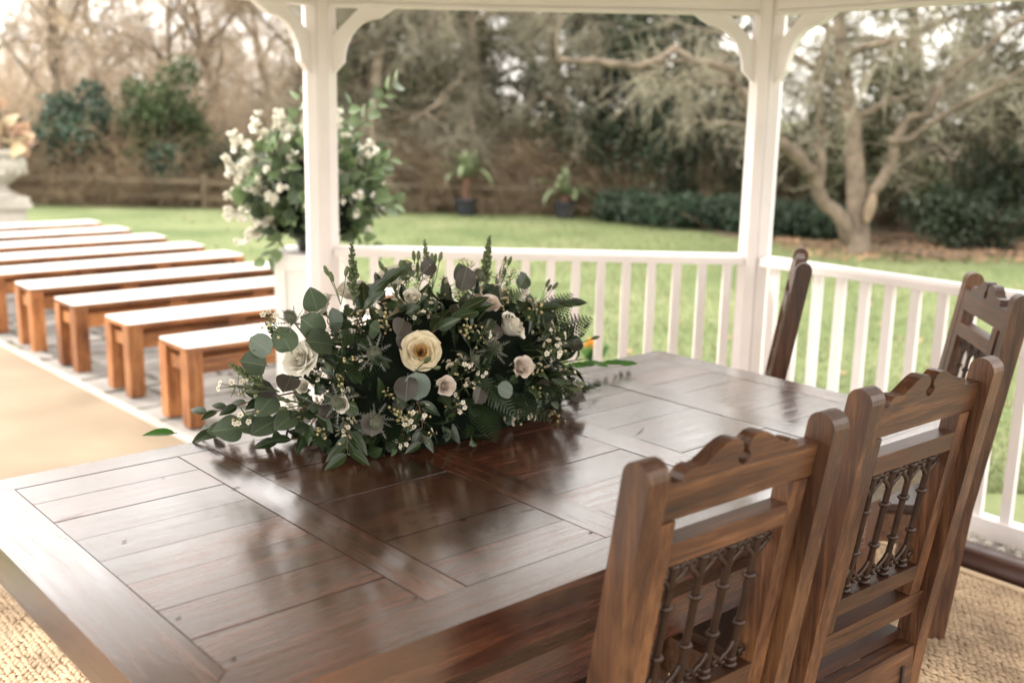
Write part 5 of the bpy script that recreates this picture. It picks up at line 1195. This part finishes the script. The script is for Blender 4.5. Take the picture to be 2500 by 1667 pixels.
tree('ivy_tree', 'dark ivy clad tree between the drooping tree and the hedge', (1.5, 20.6, GZ0), 5.6, 0.15, 70, M['barkdark'], M['twiggrey'], (0, 0), 8, 0.35, 0.1, 0.5, 0.8, 0.4, ivy=(M['lvdark'], np.concatenate([ivyclumps(26, 3.4, 0.6, 40)+np.array([0, 0, 0.6, 0, 0, 0]), ivyclumps(27, 3.4, 1.2, 40)+np.array([0, 0, 0.9, 0, 0, 0])]), 9000, 0.10))
tree('weeping_tree', 'grey olive drooping tree above the smaller potted palm', (1.0, 22.0, GZ0), 6.6, 0.19, 75, M['barkgrey'], M['twiglichen'], (-0.02, 0), 12, 0.48, 0.18, 1.0, 1.0, 0.22)
tree('lichen_tree', 'grey green twiggy tree behind the forked tree', (6.4, 17.2, GZ0), 5.6, 0.17, 76, M['barkgrey'], M['twiglichen'], (0.04, 0), 12, 0.50, 0.10, 0.8, 0.95, 0.22, ivy=(M['lvolive'], np.concatenate([ivyclumps(16, 3.6, 0.7, 40), ivyclumps(17, 4.2, 1.5, 50)]), 11000, 0.09))
tree('lichen_tree', 'grey twiggy tree at the wood edge past the dark shrubs', (9.0, 16.8, GZ0), 5.4, 0.15, 77, M['barkgrey'], M['twiggrey'], (-0.05, 0), 11, 0.50, 0.10, 0.8, 0.95, 0.22, ivy=(M['lvolive'], np.concatenate([ivyclumps(18, 3.6, 0.7, 40), ivyclumps(19, 4.2, 1.5, 50)]), 9000, 0.09))
tree('ivy_tree', 'dark ivy clad tree standing behind the gazebo post nearest the benches', (-3.1, 23.0, GZ0), 6.0, 0.16, 78, M['barkdark'], M['twiggrey'], (0, 0), 8, 0.35, 0.1, 0.5, 0.8, 0.4, ivy=(M['lvdark'], np.concatenate([ivyclumps(6, 4.4, 0.5, 60), ivyclumps(7, 4.4, 1.1, 60)]), 15000, 0.11))
tree('ivy_tree', 'mid green ivy clad tree among the drooping trees', (-1.2, 23.5, GZ0), 6.0, 0.15, 79, M['barkdark'], M['twiggrey'], (0, 0), 8, 0.35, 0.1, 0.5, 0.8, 0.4, ivy=(M['lvmid'], np.concatenate([ivyclumps(8, 4.6, 0.75, 60), ivyclumps(9, 4.2, 1.4, 50)]), 12000, 0.11))
wood_labels = ['pale bare trunk at the end of the row above the urn', 'slim bare tree next to the urn plants', 'thick bare tree with a low fork over the thicket', 'leaning bare tree above the blue green bush', 'mossy bare trunk over the bramble thicket', 'twin stemmed bare tree above the tall dark bush', 'tall grey bare tree between two slimmer ones', 'slender bare tree near the gazebo bracket', 'bare tree half hidden behind the gazebo post']
for k, (px_, rr) in enumerate(((-11.6, 0.13), (-10.5, 0.10), (-9.6, 0.16), (-8.9, 0.09), (-8.1, 0.14), (-7.3, 0.10), (-6.5, 0.17), (-5.6, 0.12), (-4.6, 0.15))):
    tree('bare_tree', wood_labels[k], (px_, 24.0+1.6*math.sin(k*2.1), GZ0), 7.0+math.sin(k*1.3), rr*0.72, 80+k, M['barktan'] if k % 2 else M['barkgrey'], M['twigtan'], (0.10*math.sin(k*1.7), 0), 12, 0.40, 0.02, 0.62, 1.1, 0.16, group='bare trees in the wood behind the benches', up=0.9, ntw=14, rt=0.0085)
# bramble and hazel thicket behind the fence: far too many stems to count
def thicket(name, label, x0, x1, y0, y1, hmin, hmax, n_, mat, seed, rad, arch=0.25, sub=3):
    g = np.random.default_rng(seed); P = np.stack([g.uniform(x0, x1, n_), g.uniform(y0, y1, n_), np.full(n_, GZ0)], 1)
    D = np.concatenate([g.normal(0, 0.32, (n_, 2)), np.ones((n_, 1))], 1); h = g.uniform(hmin, hmax, n_)
    s1, m1, d1 = twigs(g, P, D, h, np.full(n_, rad), 4, 0.16, arch)
    i = g.integers(0, len(m1), len(m1)*sub//2); s2, m2, d2 = twigs(g, m1[i], d1[i]+g.normal(0, 0.7, (len(i), 3)), g.uniform(0.2, 0.7, len(i)), np.full(len(i), rad*0.55), 2, 0.35, arch)
    V, F = prisms(*[np.concatenate([a, b]) for a, b in zip(s1, s2)])
    return tag(ob(name, mesh_np(name, V, F, mat)), label, 'undergrowth', kind='stuff')
thicket('bramble_thicket', 'brown tangled bramble behind the low fence', -14, 1.6, 19.0, 20.8, 0.7, 2.0, 3600, M['bramble'], 91, 0.012, 0.30)
thicket('bramble_front', 'thin brown bramble growing through the low fence', -14, 1.6, 18.55, 19.0, 0.3, 0.9, 1100, M['bramble'], 96, 0.008, 0.30)
thicket('hazel_thicket', 'pale tan upright stems filling the wood behind the benches', -15, -2.2, 20.6, 24.5, 1.2, 3.2, 3000, M['twigtan'], 92, 0.011, 0.06)
thicket('undergrowth', 'brown undergrowth beneath the trees behind the hedge', 1.6, 14, 17.6, 21.5, 0.6, 1.7, 2200, M['bramble'], 93, 0.012, 0.30)
thicket('woodland_edge', 'hazy far twigs closing the wood behind the trees', -20, 16, 26, 33, 1.6, 3.4, 2500, M['twiggrey'], 94, 0.018, 0.05)
thicket('woodland_haze', 'pale fine branches closing the far wood above the benches', -22, -4, 27, 34, 3.0, 5.6, 1500, M['twigtan'], 98, 0.014, 0.03)
# fallen leaves under the forked tree
g = np.random.default_rng(95); n_ = 5000
c = np.stack([g.uniform(3.6, 12, n_), g.uniform(13.3, 16.5, n_), GZ0+g.uniform(0.003, 0.03, n_)], 1); a = g.uniform(0, TAU, n_); s = g.uniform(0.02, 0.05, n_)
d = np.stack([np.cos(a), np.sin(a), g.normal(0, 0.25, n_)], 1)*s[:, None]; e = np.stack([-np.sin(a), np.cos(a), g.normal(0, 0.25, n_)], 1)*s[:, None]*0.6
M['fallen'] = flat('fallen_leaf', (0.24, 0.145, 0.08), 0.85, 0.5, 2.0)
g2 = np.random.default_rng(97); n2 = 900
c = np.concatenate([c, np.stack([g2.uniform(-6, 8, n2), g2.uniform(6.5, 18.4, n2), np.full(n2, LZ+0.012)], 1)]); d = np.concatenate([d, d[:n2]*0.8]); e = np.concatenate([e, e[:n2]*0.8]); n_ += n2
ok = ~((c[:, 1] < 13.3) & (np.abs((c[:, 0]-B0.x)*BD.x+(c[:, 1]-B0.y)*BD.y-0.6) < 3.0) & (c[:, 0] < 0.5)); c, d, e = c[ok], d[ok], e[ok]; n_ = len(c)
tag(ob('fallen_leaves', mesh_np('fallen_leaves', np.stack([c-d, c+e, c+d, c-e], 1).reshape(-1, 3), np.arange(4*n_).reshape(-1, 4), M['fallen'])), 'brown fallen leaves scattered on the lawn and round the forked tree', 'leaves', kind='stuff')
